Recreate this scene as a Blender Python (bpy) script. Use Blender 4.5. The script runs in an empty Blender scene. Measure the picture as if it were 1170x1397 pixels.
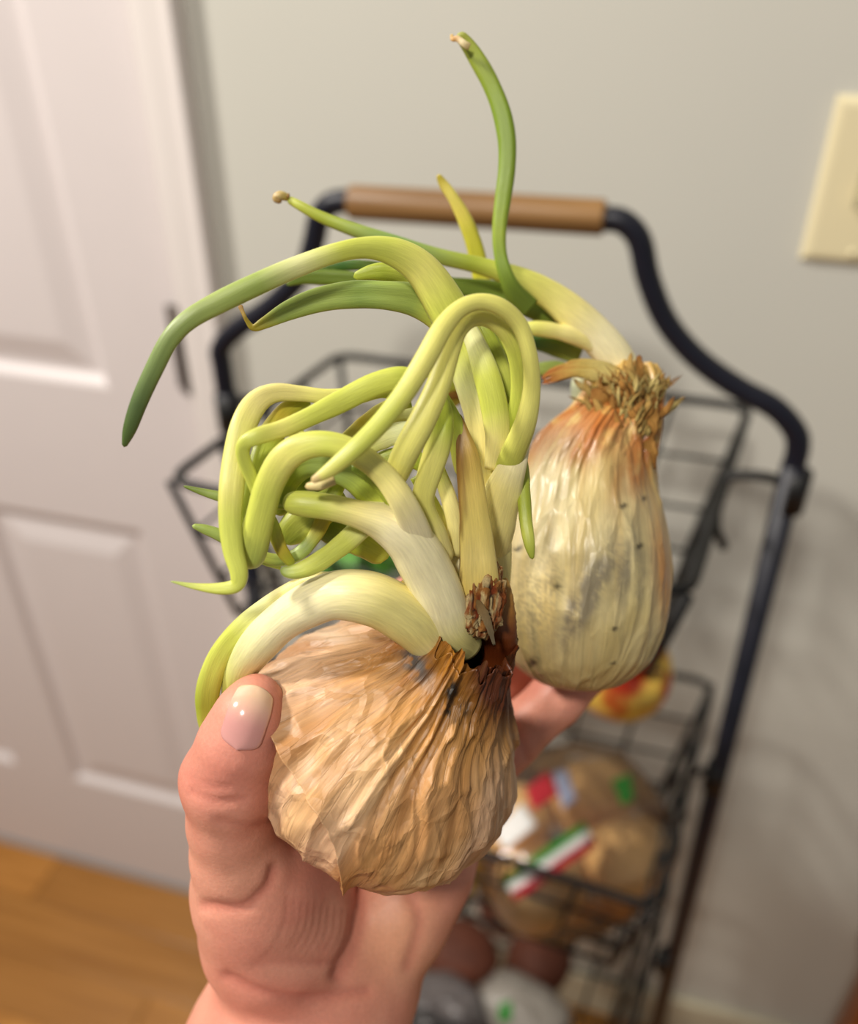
import bpy, bmesh, math, random
import numpy as np
from mathutils import Vector, Matrix
from mathutils.bvhtree import BVHTree

random.seed(7)
rng = np.random.RandomState(7)
SC = bpy.context.scene
COL = SC.collection

# ------------------------------------------------------------------ camera
FPX, CX, CY = 1204.0, 585.0, 698.5          # focal length and centre in photo pixels (1170 x 1397)
CAM = np.array([0.0, -0.72, 1.335])
PITCH = math.atan(FPX / 1792.0)
YAW = math.radians(15.8)
RV = np.array([math.cos(YAW), math.sin(YAW), 0.0])
HV = np.array([-math.sin(YAW), math.cos(YAW), 0.0])
ZV = np.array([0.0, 0.0, 1.0])
FV = math.cos(PITCH) * HV - math.sin(PITCH) * ZV
UV = math.sin(PITCH) * HV + math.cos(PITCH) * ZV
cd = bpy.data.cameras.new('camera')
cd.sensor_fit = 'HORIZONTAL'
cd.sensor_width = 36.0
cd.lens = 36.0 * FPX / 1170.0
cd.clip_start = 0.01
cd.dof.use_dof = True
cd.dof.focus_distance = 0.203
cd.dof.aperture_fstop = 8.0
cam = bpy.data.objects.new('camera', cd)
COL.objects.link(cam)
M = Matrix.Identity(4)
for i in range(3):
    M[i][0], M[i][1], M[i][2], M[i][3] = RV[i], UV[i], -FV[i], CAM[i]
cam.matrix_world = M
SC.camera = cam

# ------------------------------------------------------------------ light and exposure
SC.view_settings.view_transform = 'Standard'
SC.view_settings.look = 'None'
SC.view_settings.gamma = 1.0
SC.view_settings.use_curve_mapping = False
SC.view_settings.exposure = -0.08
w = bpy.data.worlds.new('room_light')
SC.world = w
w.use_nodes = True
bg = w.node_tree.nodes['Background']
bg.inputs[0].default_value = (1.0, 0.965, 0.91, 1)
bg.inputs[1].default_value = 0.20


def area(name, loc, target, size, power, col):
    l = bpy.data.lights.new(name, 'AREA')
    l.shape = 'DISK'
    l.size = size
    l.energy = power
    l.color = col
    o = bpy.data.objects.new(name, l)
    COL.objects.link(o)
    o.location = loc
    o.rotation_euler = (Vector(target) - Vector(loc)).to_track_quat('-Z', 'Y').to_euler()
    return o


area('ceiling_lamp', (-1.30, -0.85, 2.42), (-0.2, -0.4, 1.0), 0.20, 36, (1.0, 0.935, 0.84))
area('ceiling_lamp', (-0.25, -1.50, 2.42), (-0.1, -0.4, 1.0), 0.20, 18, (1.0, 0.935, 0.84))


# ------------------------------------------------------------------ helpers
def lin(c):
    c = np.asarray(c, float) / 255.0
    return np.where(c <= 0.04045, c / 12.92, ((c + 0.055) / 1.055) ** 2.4)


def W(x, y, d):
    """photo pixel at a depth in mm in front of the lens -> a point of the room"""
    x, y, d = np.asarray(x, float), np.asarray(y, float), np.asarray(d, float) / 1000.0
    return (CAM + ((x - CX) / FPX * d)[..., None] * RV + (-(y - CY) / FPX * d)[..., None] * UV
            + d[..., None] * FV)


def C2W(p):
    """camera-aligned millimetres (right, up, forward) -> room"""
    p = np.asarray(p, float) / 1000.0
    return CAM + p[..., 0:1] * RV + p[..., 1:2] * UV + p[..., 2:3] * FV


def PC(x, y, d):
    return np.array([(x - CX) * d / FPX, -(y - CY) * d / FPX, d])


def c2px(p):
    return p[..., 0] / p[..., 2] * FPX + CX, -p[..., 1] / p[..., 2] * FPX + CY


def ray(x, y):
    return (x - CX) * RV + FPX * FV - (y - CY) * UV


def on_y(x, y, yy):
    d = ray(x, y)
    return CAM + d * ((yy - CAM[1]) / d[1])


def on_z(x, y, zz):
    d = ray(x, y)
    return CAM + d * ((zz - CAM[2]) / d[2])


_perm = rng.permutation(512) % 256
_perm = np.concatenate([_perm, _perm, _perm])
_rv = rng.rand(256)


def vnoise(p):
    """smooth value noise in 0..1 for an (...,3) array"""
    i = np.floor(p).astype(int)
    f = p - i
    f = f * f * f * (f * (f * 6 - 15) + 10)
    i = i & 255
    out = 0
    for a in (0, 1):
        for b in (0, 1):
            for c in (0, 1):
                hsh = _perm[_perm[_perm[(i[..., 0] + a) & 255] + ((i[..., 1] + b) & 255)] + ((i[..., 2] + c) & 255)]
                wgt = (f[..., 0] if a else 1 - f[..., 0]) * (f[..., 1] if b else 1 - f[..., 1]) * (f[..., 2] if c else 1 - f[..., 2])
                out = out + wgt * _rv[hsh & 255]
    return out


def fbm(p, n=3):
    s, a, t = 0, 1, 0
    for k in range(n):
        s = s + a * vnoise(p * (2 ** k) + 17.3 * k)
        t += a
        a *= 0.5
    return s / t


def smooth(a, b, x):
    t = np.clip((np.asarray(x, float) - a) / (b - a), 0, 1)
    return t * t * (3 - 2 * t)


def origin_of(parent):
    o = np.zeros(3)
    while parent is not None:
        o = o + np.array(parent.location)
        parent = parent.parent
    return o


def mesh(name, verts, faces, mat, parent=None, smooth_=True, colors=None, vec=None):
    verts = np.asarray(verts, float).reshape(-1, 3) - origin_of(parent)
    me = bpy.data.meshes.new(name)
    me.from_pydata(verts.tolist(), [], [tuple(int(i) for i in f) for f in faces])
    if smooth_:
        me.polygons.foreach_set('use_smooth', [True] * len(me.polygons))
    if colors is not None:
        at = me.color_attributes.new('tint', 'FLOAT_COLOR', 'POINT')
        c = np.asarray(colors, float).reshape(-1, 3)
        at.data.foreach_set('color', np.concatenate([c, np.ones((len(c), 1))], 1).astype(np.float32).ravel())
    if vec is not None:
        at = me.attributes.new('grain', 'FLOAT_VECTOR', 'POINT')
        at.data.foreach_set('vector', np.asarray(vec, np.float32).ravel())
    me.materials.append(mat)
    bm = bmesh.new(); bm.from_mesh(me)
    bmesh.ops.recalc_face_normals(bm, faces=bm.faces)
    bm.to_mesh(me); bm.free()
    me.update()
    o = bpy.data.objects.new(name, me)
    COL.objects.link(o)
    if parent is not None:
        o.parent = parent
    return o


def empty(name, loc, label, cat, group=None):
    o = bpy.data.objects.new(name, None)
    COL.objects.link(o)
    o.location = [float(v) for v in loc]
    o.empty_display_size = 0.02
    tag(o, label, cat, group)
    return o


def tag(o, label=None, cat=None, group=None, kind=None):
    if label: o['label'] = label
    if cat: o['category'] = cat
    if group: o['group'] = group
    if kind: o['kind'] = kind
    return o


def grid_faces(nu, nv, wrap_v=False):
    f = []
    for i in range(nu - 1):
        for j in range(nv if wrap_v else nv - 1):
            k = (j + 1) % nv
            f.append((i * nv + j, i * nv + k, (i + 1) * nv + k, (i + 1) * nv + j))
    return f


def box_vf(x0, x1, y0, y1, z0, z1):
    v = [(x, y, z) for x in (x0, x1) for y in (y0, y1) for z in (z0, z1)]
    f = [(0, 1, 3, 2), (4, 6, 7, 5), (0, 4, 5, 1), (2, 3, 7, 6), (0, 2, 6, 4), (1, 5, 7, 3)]
    return v, f


def bevel(o, wdt, seg=2):
    m = o.modifiers.new('bevel', 'BEVEL')
    m.width = wdt
    m.segments = seg
    m.limit_method = 'ANGLE'
    return o


def box(name, b, mat, parent=None, bev=0.0):
    v, f = box_vf(*b)
    o = mesh(name, v, f, mat, parent, smooth_=False)
    if bev: bevel(o, bev)
    return o


def catmull(P, per=8):
    P = np.asarray(P, float)
    Q = np.vstack([2 * P[0] - P[1], P, 2 * P[-1] - P[-2]])
    out = []
    for i in range(1, len(Q) - 2):
        for k in range(per):
            t = k / per
            a, b, c, d = Q[i - 1], Q[i], Q[i + 1], Q[i + 2]
            out.append(0.5 * (2 * b + (c - a) * t + (2 * a - 5 * b + 4 * c - d) * t * t + (3 * b - a - 3 * c + d) * t ** 3))
    out.append(P[-1])
    return np.array(out)


def tube_vf(path, rad, n=10, base=0):
    """round tube along a path of points, closed ends"""
    path = np.asarray(path, float)
    rad = np.broadcast_to(np.asarray(rad, float), (len(path),))
    T = np.gradient(path, axis=0)
    T /= np.linalg.norm(T, axis=1)[:, None] + 1e-12
    ref = np.array([0.31, 0.52, 0.8])
    nrm = np.cross(T[0], ref); nrm /= np.linalg.norm(nrm)
    V = []
    ang = np.linspace(0, 2 * math.pi, n, endpoint=False)
    for p, t, r in zip(path, T, rad):
        nrm = nrm - t * nrm.dot(t)
        nrm /= np.linalg.norm(nrm)
        b = np.cross(t, nrm)
        V.append(p + r * (np.cos(ang)[:, None] * nrm + np.sin(ang)[:, None] * b))
    V = np.vstack(V)
    F = grid_faces(len(path), n, True)
    F.append(tuple(range(n))[::-1])
    F.append(tuple(range((len(path) - 1) * n, len(path) * n)))
    if base: F = [tuple(i + base for i in f) for f in F]
    return V, F


def tube(name, path, rad, mat, parent=None, n=10):
    v, f = tube_vf(path, rad, n)
    return mesh(name, v, f, mat, parent)


# ------------------------------------------------------------------ materials
def new_mat(name):
    m = bpy.data.materials.new(name)
    m.use_nodes = True
    return m, m.node_tree, m.node_tree.nodes['Principled BSDF']


def N(nt, t, **kw):
    n = nt.nodes.new(t)
    for k, v in kw.items(): setattr(n, k, v)
    return n


def plain(name, rgb, rough=0.5, metal=0.0, nscale=0.0, namp=0.15, bump=0.0, spec=None, coat=0.0):
    m, nt, b = new_mat(name)
    c = lin(rgb)
    b.inputs['Roughness'].default_value = rough
    b.inputs['Metallic'].default_value = metal
    if coat: b.inputs['Coat Weight'].default_value = coat
    if spec is not None: b.inputs['Specular IOR Level'].default_value = spec
    b.inputs['Base Color'].default_value = (*c, 1)
    if nscale:
        tc = N(nt, 'ShaderNodeTexCoord')
        no = N(nt, 'ShaderNodeTexNoise')
        no.inputs['Scale'].default_value = nscale
        no.inputs['Detail'].default_value = 4
        nt.links.new(tc.outputs['Object'], no.inputs['Vector'])
        mx = N(nt, 'ShaderNodeMix', data_type='RGBA')
        mx.inputs[6].default_value = (*(c * (1 - namp)), 1)
        mx.inputs[7].default_value = (*np.minimum(c * (1 + namp), 1), 1)
        nt.links.new(no.outputs[0], mx.inputs[0])
        nt.links.new(mx.outputs[2], b.inputs['Base Color'])
        if bump:
            bp = N(nt, 'ShaderNodeBump')
            bp.inputs['Strength'].default_value = bump
            bp.inputs['Distance'].default_value = 0.001
            nt.links.new(no.outputs[0], bp.inputs['Height'])
            nt.links.new(bp.outputs[0], b.inputs['Normal'])
    return m


def grain_mat(name, scale, namp, rough, bump, sss=0.0, sssr=(0.004, 0.003, 0.001), spec=0.5, detail=4, bdist=0.0006, lines=None, coat=0.0, crinkle=None):
    """vertex tint times fine noise stretched along the 'grain' vector attribute"""
    m, nt, b = new_mat(name)
    ca = N(nt, 'ShaderNodeVertexColor', layer_name='tint')
    at = N(nt, 'ShaderNodeAttribute', attribute_name='grain')
    mp = N(nt, 'ShaderNodeMapping')
    mp.inputs['Scale'].default_value = scale
    nt.links.new(at.outputs['Vector'], mp.inputs['Vector'])
    no = N(nt, 'ShaderNodeTexNoise')
    no.inputs['Scale'].default_value = 1.0
    no.inputs['Detail'].default_value = detail
    no.inputs['Roughness'].default_value = 0.6
    nt.links.new(mp.outputs[0], no.inputs['Vector'])
    rp = N(nt, 'ShaderNodeMapRange')
    rp.inputs['From Min'].default_value = 0.25
    rp.inputs['From Max'].default_value = 0.75
    rp.inputs['To Min'].default_value = 1 - namp
    rp.inputs['To Max'].default_value = 1 + namp
    nt.links.new(no.outputs[0], rp.inputs['Value'])
    h = no.outputs[0]
    fac = rp.outputs[0]
    if lines:
        mp2 = N(nt, 'ShaderNodeMapping')
        mp2.inputs['Scale'].default_value = lines[0]
        nt.links.new(at.outputs['Vector'], mp2.inputs['Vector'])
        n2 = N(nt, 'ShaderNodeTexNoise')
        n2.inputs['Scale'].default_value = 1.0
        n2.inputs['Detail'].default_value = 2
        nt.links.new(mp2.outputs[0], n2.inputs['Vector'])
        sb = N(nt, 'ShaderNodeMath', operation='SUBTRACT'); sb.inputs[1].default_value = 0.5
        ab = N(nt, 'ShaderNodeMath', operation='ABSOLUTE')
        nt.links.new(n2.outputs[0], sb.inputs[0]); nt.links.new(sb.outputs[0], ab.inputs[0])
        r2 = N(nt, 'ShaderNodeMapRange')
        r2.inputs['From Min'].default_value = 0.0
        r2.inputs['From Max'].default_value = lines[1]
        r2.inputs['To Min'].default_value = 1 - lines[2]
        r2.inputs['To Max'].default_value = 1.0
        nt.links.new(ab.outputs[0], r2.inputs['Value'])
        mu = N(nt, 'ShaderNodeMath', operation='MULTIPLY')
        nt.links.new(fac, mu.inputs[0]); nt.links.new(r2.outputs[0], mu.inputs[1])
        fac = mu.outputs[0]
        h = fac
    vm = N(nt, 'ShaderNodeVectorMath', operation='SCALE')
    nt.links.new(ca.outputs['Color'], vm.inputs[0])
    nt.links.new(fac, vm.inputs['Scale'])
    nt.links.new(vm.outputs[0], b.inputs['Base Color'])
    b.inputs['Roughness'].default_value = rough
    b.inputs['Specular IOR Level'].default_value = spec
    if coat: b.inputs['Coat Weight'].default_value = coat
    if sss:
        b.inputs['Subsurface Weight'].default_value = sss
        b.inputs['Subsurface Radius'].default_value = sssr
        b.inputs['Subsurface Scale'].default_value = 1.0
    if bump:
        bp = N(nt, 'ShaderNodeBump')
        bp.inputs['Strength'].default_value = bump
        bp.inputs['Distance'].default_value = bdist
        nt.links.new(h, bp.inputs['Height'])
        nt.links.new(bp.outputs[0], b.inputs['Normal'])
        if crinkle:
            mp3 = N(nt, 'ShaderNodeMapping')
            mp3.inputs['Scale'].default_value = crinkle[0]
            nt.links.new(at.outputs['Vector'], mp3.inputs['Vector'])
            nd = N(nt, 'ShaderNodeTexNoise')
            nd.inputs['Scale'].default_value = 1.3
            nt.links.new(mp3.outputs[0], nd.inputs['Vector'])
            mxv = N(nt, 'ShaderNodeMix', data_type='VECTOR')
            mxv.inputs[0].default_value = 0.35
            nt.links.new(mp3.outputs[0], mxv.inputs[4]); nt.links.new(nd.outputs['Color'], mxv.inputs[5])
            vo = N(nt, 'ShaderNodeTexVoronoi', feature='DISTANCE_TO_EDGE')
            vo.inputs['Scale'].default_value = 1.0
            nt.links.new(mxv.outputs[1], vo.inputs['Vector'])
            r3 = N(nt, 'ShaderNodeMapRange')
            r3.inputs['From Max'].default_value = 0.16
            nt.links.new(vo.outputs['Distance'], r3.inputs['Value'])
            b2 = N(nt, 'ShaderNodeBump')
            b2.inputs['Strength'].default_value = crinkle[1]
            b2.inputs['Distance'].default_value = 0.0008
            b2.invert = True
            nt.links.new(r3.outputs[0], b2.inputs['Height'])
            nt.links.new(bp.outputs[0], b2.inputs['Normal'])
            nt.links.new(b2.outputs[0], b.inputs['Normal'])
    return m


def wood_mat(name, c1, c2, scale, rough):
    m, nt, b = new_mat(name)
    tc = N(nt, 'ShaderNodeTexCoord')
    oi = N(nt, 'ShaderNodeObjectInfo')
    ad = N(nt, 'ShaderNodeVectorMath', operation='ADD')
    cm = N(nt, 'ShaderNodeCombineXYZ')
    ml = N(nt, 'ShaderNodeMath', operation='MULTIPLY'); ml.inputs[1].default_value = 20.0
    nt.links.new(oi.outputs['Random'], ml.inputs[0])
    nt.links.new(ml.outputs[0], cm.inputs[0])
    nt.links.new(tc.outputs['Object'], ad.inputs[0]); nt.links.new(cm.outputs[0], ad.inputs[1])
    mp = N(nt, 'ShaderNodeMapping'); mp.inputs['Scale'].default_value = scale
    nt.links.new(ad.outputs[0], mp.inputs[0])
    no = N(nt, 'ShaderNodeTexNoise'); no.inputs['Scale'].default_value = 1.0; no.inputs['Detail'].default_value = 5
    nt.links.new(mp.outputs[0], no.inputs['Vector'])
    rp = N(nt, 'ShaderNodeMapRange')
    rp.inputs['From Min'].default_value = 0.3; rp.inputs['From Max'].default_value = 0.7
    nt.links.new(no.outputs[0], rp.inputs['Value'])
    mx = N(nt, 'ShaderNodeMix', data_type='RGBA')
    mx.inputs[6].default_value = (*lin(c1), 1); mx.inputs[7].default_value = (*lin(c2), 1)
    nt.links.new(rp.outputs[0], mx.inputs[0])
    hs = N(nt, 'ShaderNodeHueSaturation')
    vr = N(nt, 'ShaderNodeMapRange'); vr.inputs['To Min'].default_value = 0.85; vr.inputs['To Max'].default_value = 1.12
    nt.links.new(oi.outputs['Random'], vr.inputs['Value'])
    nt.links.new(vr.outputs[0], hs.inputs['Value']); nt.links.new(mx.outputs[2], hs.inputs['Color'])
    nt.links.new(hs.outputs[0], b.inputs['Base Color'])
    b.inputs['Roughness'].default_value = rough
    return m


M_WALL = plain('wall_paint', (206, 205, 196), 0.75, nscale=6, namp=0.03, bump=0.05)
M_DOOR = plain('door_paint', (224, 216, 216), 0.45, nscale=30, namp=0.015)
M_TRIM = plain('trim_paint', (228, 221, 218), 0.4, nscale=30, namp=0.015)
M_BASE = plain('baseboard_paint', (206, 198, 172), 0.5, nscale=20, namp=0.02)
M_HINGE = plain('bronze_hinge', (70, 60, 52), 0.45, 0.6, nscale=60)
M_FLOOR = wood_mat('oak_floor', (186, 130, 62), (150, 98, 36), (3, 60, 20), 0.3)
M_SUB = plain('subfloor', (60, 36, 14), 0.8, nscale=20)
M_PLATE = plain('ivory_plastic', (236, 224, 184), 0.35, nscale=40, namp=0.01)
M_SLOT = plain('toggle_slot', (176, 170, 140), 0.5, nscale=60, namp=0.05)
M_WIRE = plain('black_wire', (15, 15, 16), 0.5, 0.1, nscale=120, namp=0.2)
M_TUBE = plain('dark_blue_tube', (18, 20, 34), 0.42, 0.1, nscale=120, namp=0.2)
M_GRIP = wood_mat('walnut_grip', (150, 112, 66), (112, 80, 44), (6, 90, 90), 0.45)
M_CAB = wood_mat('orange_wood', (170, 96, 30), (136, 70, 18), (40, 40, 4), 0.4)
M_LEAF = grain_mat('onion_leaf', (1.6, 11.0, 11.0), 0.13, 0.36, 0.22, 0.10, (0.002, 0.0025, 0.0008), 0.5, bdist=0.0004)
M_SKIN_A = grain_mat('papery_brown_skin', (26, 26, 5.0), 0.20, 0.45, 0.45, 0.08, (0.002, 0.0012, 0.0006), 0.5, bdist=0.0005,
                     lines=((9, 9, 3.5), 0.022, 0.22), crinkle=((7, 7, 12), 0.45))
M_SKIN_B = grain_mat('papery_pale_skin', (18, 18, 5.0), 0.10, 0.34, 0.3, 0.1, (0.002, 0.0015, 0.001), 0.5, bdist=0.0005,
                     lines=((14, 14, 1.2), 0.02, 0.14), crinkle=((5, 5, 8), 0.4))
M_DRY = grain_mat('dry_fibres', (30, 30, 4), 0.35, 0.7, 0.6, 0.0, spec=0.2, bdist=0.0008)
M_HAND = grain_mat('hand_skin', (900, 900, 900), 0.07, 0.48, 0.40, 0.16, (0.004, 0.0018, 0.001), 0.45, bdist=0.0003)
M_NAIL = grain_mat('thumb_nail', (300, 300, 300), 0.03, 0.16, 0.0, 0.1, (0.002, 0.001, 0.001), 0.6, coat=0.6)

# ================================================================== the setting
FLOORX = (-4.0, 1.6)
fl = box('floor', (FLOORX[0], FLOORX[1], -2.2, 0.0, -0.03, -0.006), M_SUB)
tag(fl, kind='structure')
pw = 0.0825
row = 0
y = -0.001
while y > -1.6:
    x = FLOORX[0] - random.random() * 0.8
    while x < FLOORX[1]:
        L = random.choice((0.8, 1.0, 1.3, 1.6))
        xa, xb = max(x, FLOORX[0]), min(x + L, FLOORX[1])
        if xb - xa > 0.03:
            box('plank', (xa + 0.0006, xb - 0.0006, y - pw + 0.0008, y, -0.006, random.uniform(-0.0004, 0.0004)), M_FLOOR, fl, 0.0012)
        x += L
    y -= pw
    row += 1

wl = box('wall_back', (-0.41, 1.6, 0.0, 0.1, 0.0, 2.45), M_WALL)
tag(wl, kind='structure')
wl2 = box('wall_left', (-4.0, -1.29, 0.0, 0.1, 0.0, 2.45), M_WALL)
tag(wl2, kind='structure')
wl3 = box('wall_top', (-1.29, -0.41, 0.0, 0.1, 2.06, 2.45), M_WALL)
tag(wl3, kind='structure')

# door: face of the slab at y = 0.012, panels set in
DX0, DX1, DZ0, DZ1 = -1.222, -0.460, 0.006, 2.035
YF, YB = 0.004, 0.04
door = box('door_1', (DX0, DX1, YF + 0.012, YB, DZ0, DZ1), M_DOOR)
tag(door, kind='structure')
cols = ((-1.115, -0.885), (-0.780, -0.556))
rows_ = ((0.222, 0.738), (0.922, 1.560), (1.665, 1.930))
for a, b in ((DX0, cols[0][0]), (cols[0][1], cols[1][0]), (cols[1][1], DX1)):
    box('stile', (a, b, YF, YF + 0.0125, DZ0, DZ1), M_DOOR, door)
zs = [DZ0] + [v for r in rows_ for v in r] + [DZ1]
for c in cols:
    for k in range(0, len(zs), 2):
        box('rail', (c[0], c[1], YF, YF + 0.0125, zs[k], zs[k + 1]), M_DOOR, door)
for c in cols:
    for r in rows_:
        rings = ((0.0, 0.0), (0.004, 0.002), (0.010, 0.0085), (0.014, 0.0095), (0.019, 0.0090), (0.045, 0.0025), (0.048, 0.0020))
        V, Fc = [], []
        for off, dep in rings:
            V += [(c[0] + off, YF + dep, r[0] + off), (c[1] - off, YF + dep, r[0] + off),
                  (c[1] - off, YF + dep, r[1] - off), (c[0] + off, YF + dep, r[1] - off)]
        for i in range(len(rings) - 1):
            for j in range(4):
                k = (j + 1) % 4
                Fc.append((i * 4 + j, i * 4 + k, (i + 1) * 4 + k, (i + 1) * 4 + j))
        n = (len(rings) - 1) * 4
        Fc.append((n, n + 1, n + 2, n + 3))
        mesh('panel', V, Fc, M_DOOR, door, smooth_=False)
# hinges in the gap beside the casing
for zc in (0.98, 0.26, 1.80):
    hg = tube('hinge', [(-0.4555, -0.003, zc - 0.045), (-0.4555, -0.003, zc + 0.045)], 0.0065, M_HINGE, door, 12)
    v, f = box_vf(-0.470, -0.4565, 0.0015, 0.0045, zc - 0.044, zc + 0.044)
    mesh('hinge_leaf', v, f, M_HINGE, hg, smooth_=False)


def casing(name, x0, x1, z0, z1, vertical=True):
    """moulded casing: stepped profile, thick on the outer edge"""
    if vertical:
        pr = [(x0, 0.0), (x0, -0.010), (x0 + 0.012 * np.sign(x1 - x0), -0.013), (x0 + 0.030 * np.sign(x1 - x0), -0.014),
              (x0 + 0.036 * np.sign(x1 - x0), -0.018), (x1 - 0.003 * np.sign(x1 - x0), -0.019), (x1, -0.016), (x1, 0.0)]
        V = [(px, py, z) for z in (z0, z1) for px, py in pr]
    else:
        pr = [(z0, 0.0), (z0, -0.010), (z0 + 0.012, -0.013), (z0 + 0.030, -0.014), (z0 + 0.036, -0.018), (z1 - 0.003, -0.019), (z1, -0.016), (z1, 0.0)]
        V = [(xx, py, pz) for xx in (x0, x1) for pz, py in pr]
    n = len(pr)
    Fc = [(i, (i + 1) % n, n + (i + 1) % n, n + i) for i in range(n)] + [tuple(range(n))[::-1], tuple(range(n, 2 * n))]
    o = mesh(name, V, Fc, M_TRIM, smooth_=False)
    tag(o, kind='structure')
    return o


casing('trim_1', -0.449, -0.405, 0.0, 2.10)
casing('trim_2', -1.234, -1.292, 0.0, 2.10)
casing('trim_3', -1.292, -0.405, 2.046, 2.104, False)
jb = box('trim_4', (-0.457, -0.41, 0.0, 0.1, 0.0, 2.045), M_TRIM)
tag(jb, kind='structure')
bb = box('baseboard_back', (-0.405, 1.6, -0.012, 0.0, 0.0, 0.085), M_BASE, None, 0.004)
tag(bb, kind='structure')

# switch plate at the right edge of the picture
px0 = on_y(1090, 352, 0.0)
sx, sz = px0[0], px0[2]
sw = empty('switch_plate', (sx + 0.035, 0, sz), 'ivory plastic light switch plate on the wall at upper right', 'switch')
V, Fc = [], []
for off, dep in ((0.0, 0.0), (0.0, 0.002), (0.003, 0.0055), (0.006, 0.0062)):
    V += [(sx + off, -dep, sz + off), (sx + 0.0706 - off, -dep, sz + off), (sx + 0.0706 - off, -dep, sz + 0.1143 - off), (sx + off, -dep, sz + 0.1143 - off)]
for i in range(3):
    for j in range(4):
        k = (j + 1) % 4
        Fc.append((i * 4 + j, i * 4 + k, (i + 1) * 4 + k, (i + 1) * 4 + j))
Fc.append((12, 13, 14, 15))
mesh('cover', V, Fc, M_PLATE, sw, smooth_=False)
cxp, czp = sx + 0.0353, sz + 0.0572
box('toggle_frame', (cxp - 0.0085, cxp + 0.0085, -0.0072, -0.005, czp - 0.0165, czp + 0.0165), M_SLOT, sw, 0.0008)
v, f = box_vf(cxp - 0.0042, cxp + 0.0042, -0.017, -0.006, czp - 0.006, czp + 0.006)
v = [(a, b, c - (0.009 if b < -0.01 else 0)) for a, b, c in v]
mesh('toggle', v, f, M_PLATE, sw, smooth_=False)
for dz in (-0.049, 0.049):
    tube('screw', [(cxp, -0.0055, czp + dz), (cxp, -0.0072, czp + dz)], [0.0034, 0.0030], M_PLATE, sw, 12)

# wooden furniture corner, bottom right of the picture
pc = on_z(1157, 1360, 0.30)
cb = empty('wooden_stool', (pc[0] + 0.12, pc[1] - 0.02, 0), 'orange-brown wooden furniture leg at the lower right corner', 'furniture')
lx, ly = pc[0], pc[1]
for ax, ay in ((0, 0), (0.24, 0), (0, -0.2), (0.24, -0.2)):
    box('leg', (lx + ax, lx + ax + 0.035, ly + ay - 0.035, ly + ay, 0.0005, 0.40), M_CAB, cb, 0.003)
box('seat', (lx - 0.01, lx + 0.285, ly - 0.245, ly + 0.01, 0.40, 0.42), M_CAB, cb, 0.004)

# ================================================================== the tiered basket rack
YP = -0.18
rack = empty('basket_rack', (-0.1, YP, 0.0), 'black tiered wire basket rack with a wooden carrying handle against the wall', 'rack')


def yp_path(pts):
    return np.array([on_y(a, b, YP) for a, b in pts])


left_h = catmull(yp_path([(480, 274), (452, 278), (436, 296), (428, 330), (414, 370), (372, 415), (322, 450), (301, 475), (303, 500), (309, 540)]), 6)
right_h = catmull(yp_path([(822, 298), (850, 303), (872, 328), (884, 380), (908, 438), (950, 488), (1005, 528), (1056, 556), (1084, 588), (1088, 612), (1081, 640)]), 6)
tube('handle_bar', left_h, 0.0076, M_TUBE, rack, 12)
tube('handle_bar', right_h, 0.0076, M_TUBE, rack, 12)
lb, rb = left_h[-1], right_h[-1]
tube('post', [lb + (0, 0, 0.004), (lb[0], YP, 0.6), (lb[0] - 0.002, YP, 0.02)], 0.0080, M_TUBE, rack, 12)
tube('post', [rb + (0, 0, 0.004), (rb[0] + 0.008, YP, 0.6), (rb[0] + 0.018, YP, 0.02)], 0.0080, M_TUBE, rack, 12)
g0, g1 = on_y(477, 276, YP), on_y(825, 297, YP)
gd = g1 - g0
gp = [g0 + gd * t for t in (0, 0.004, 0.012, 0.5, 0.988, 0.996, 1)]
tube('wooden_grip', gp, [0.0088, 0.0102, 0.0106, 0.0106, 0.0106, 0.0102, 0.0088], M_GRIP, rack, 20)
for xx in (lb[0] - 0.002, rb[0] + 0.018):
    tube('foot', catmull([(xx, YP - 0.14, 0.006), (xx, YP - 0.13, 0.02), (xx, YP, 0.022), (xx, YP + 0.13, 0.02), (xx, YP + 0.14, 0.006)], 4), 0.006, M_TUBE, rack, 10)

TOPQ = [np.array([*on_z(p[0], p[1], 1.02)[:2], 1.02]) for p in ((462, 484), (1022, 556), (940, 812), (230, 655))]  # back-left, back-right, front-right, front-left
QC = sum(TOPQ) / 4


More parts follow.
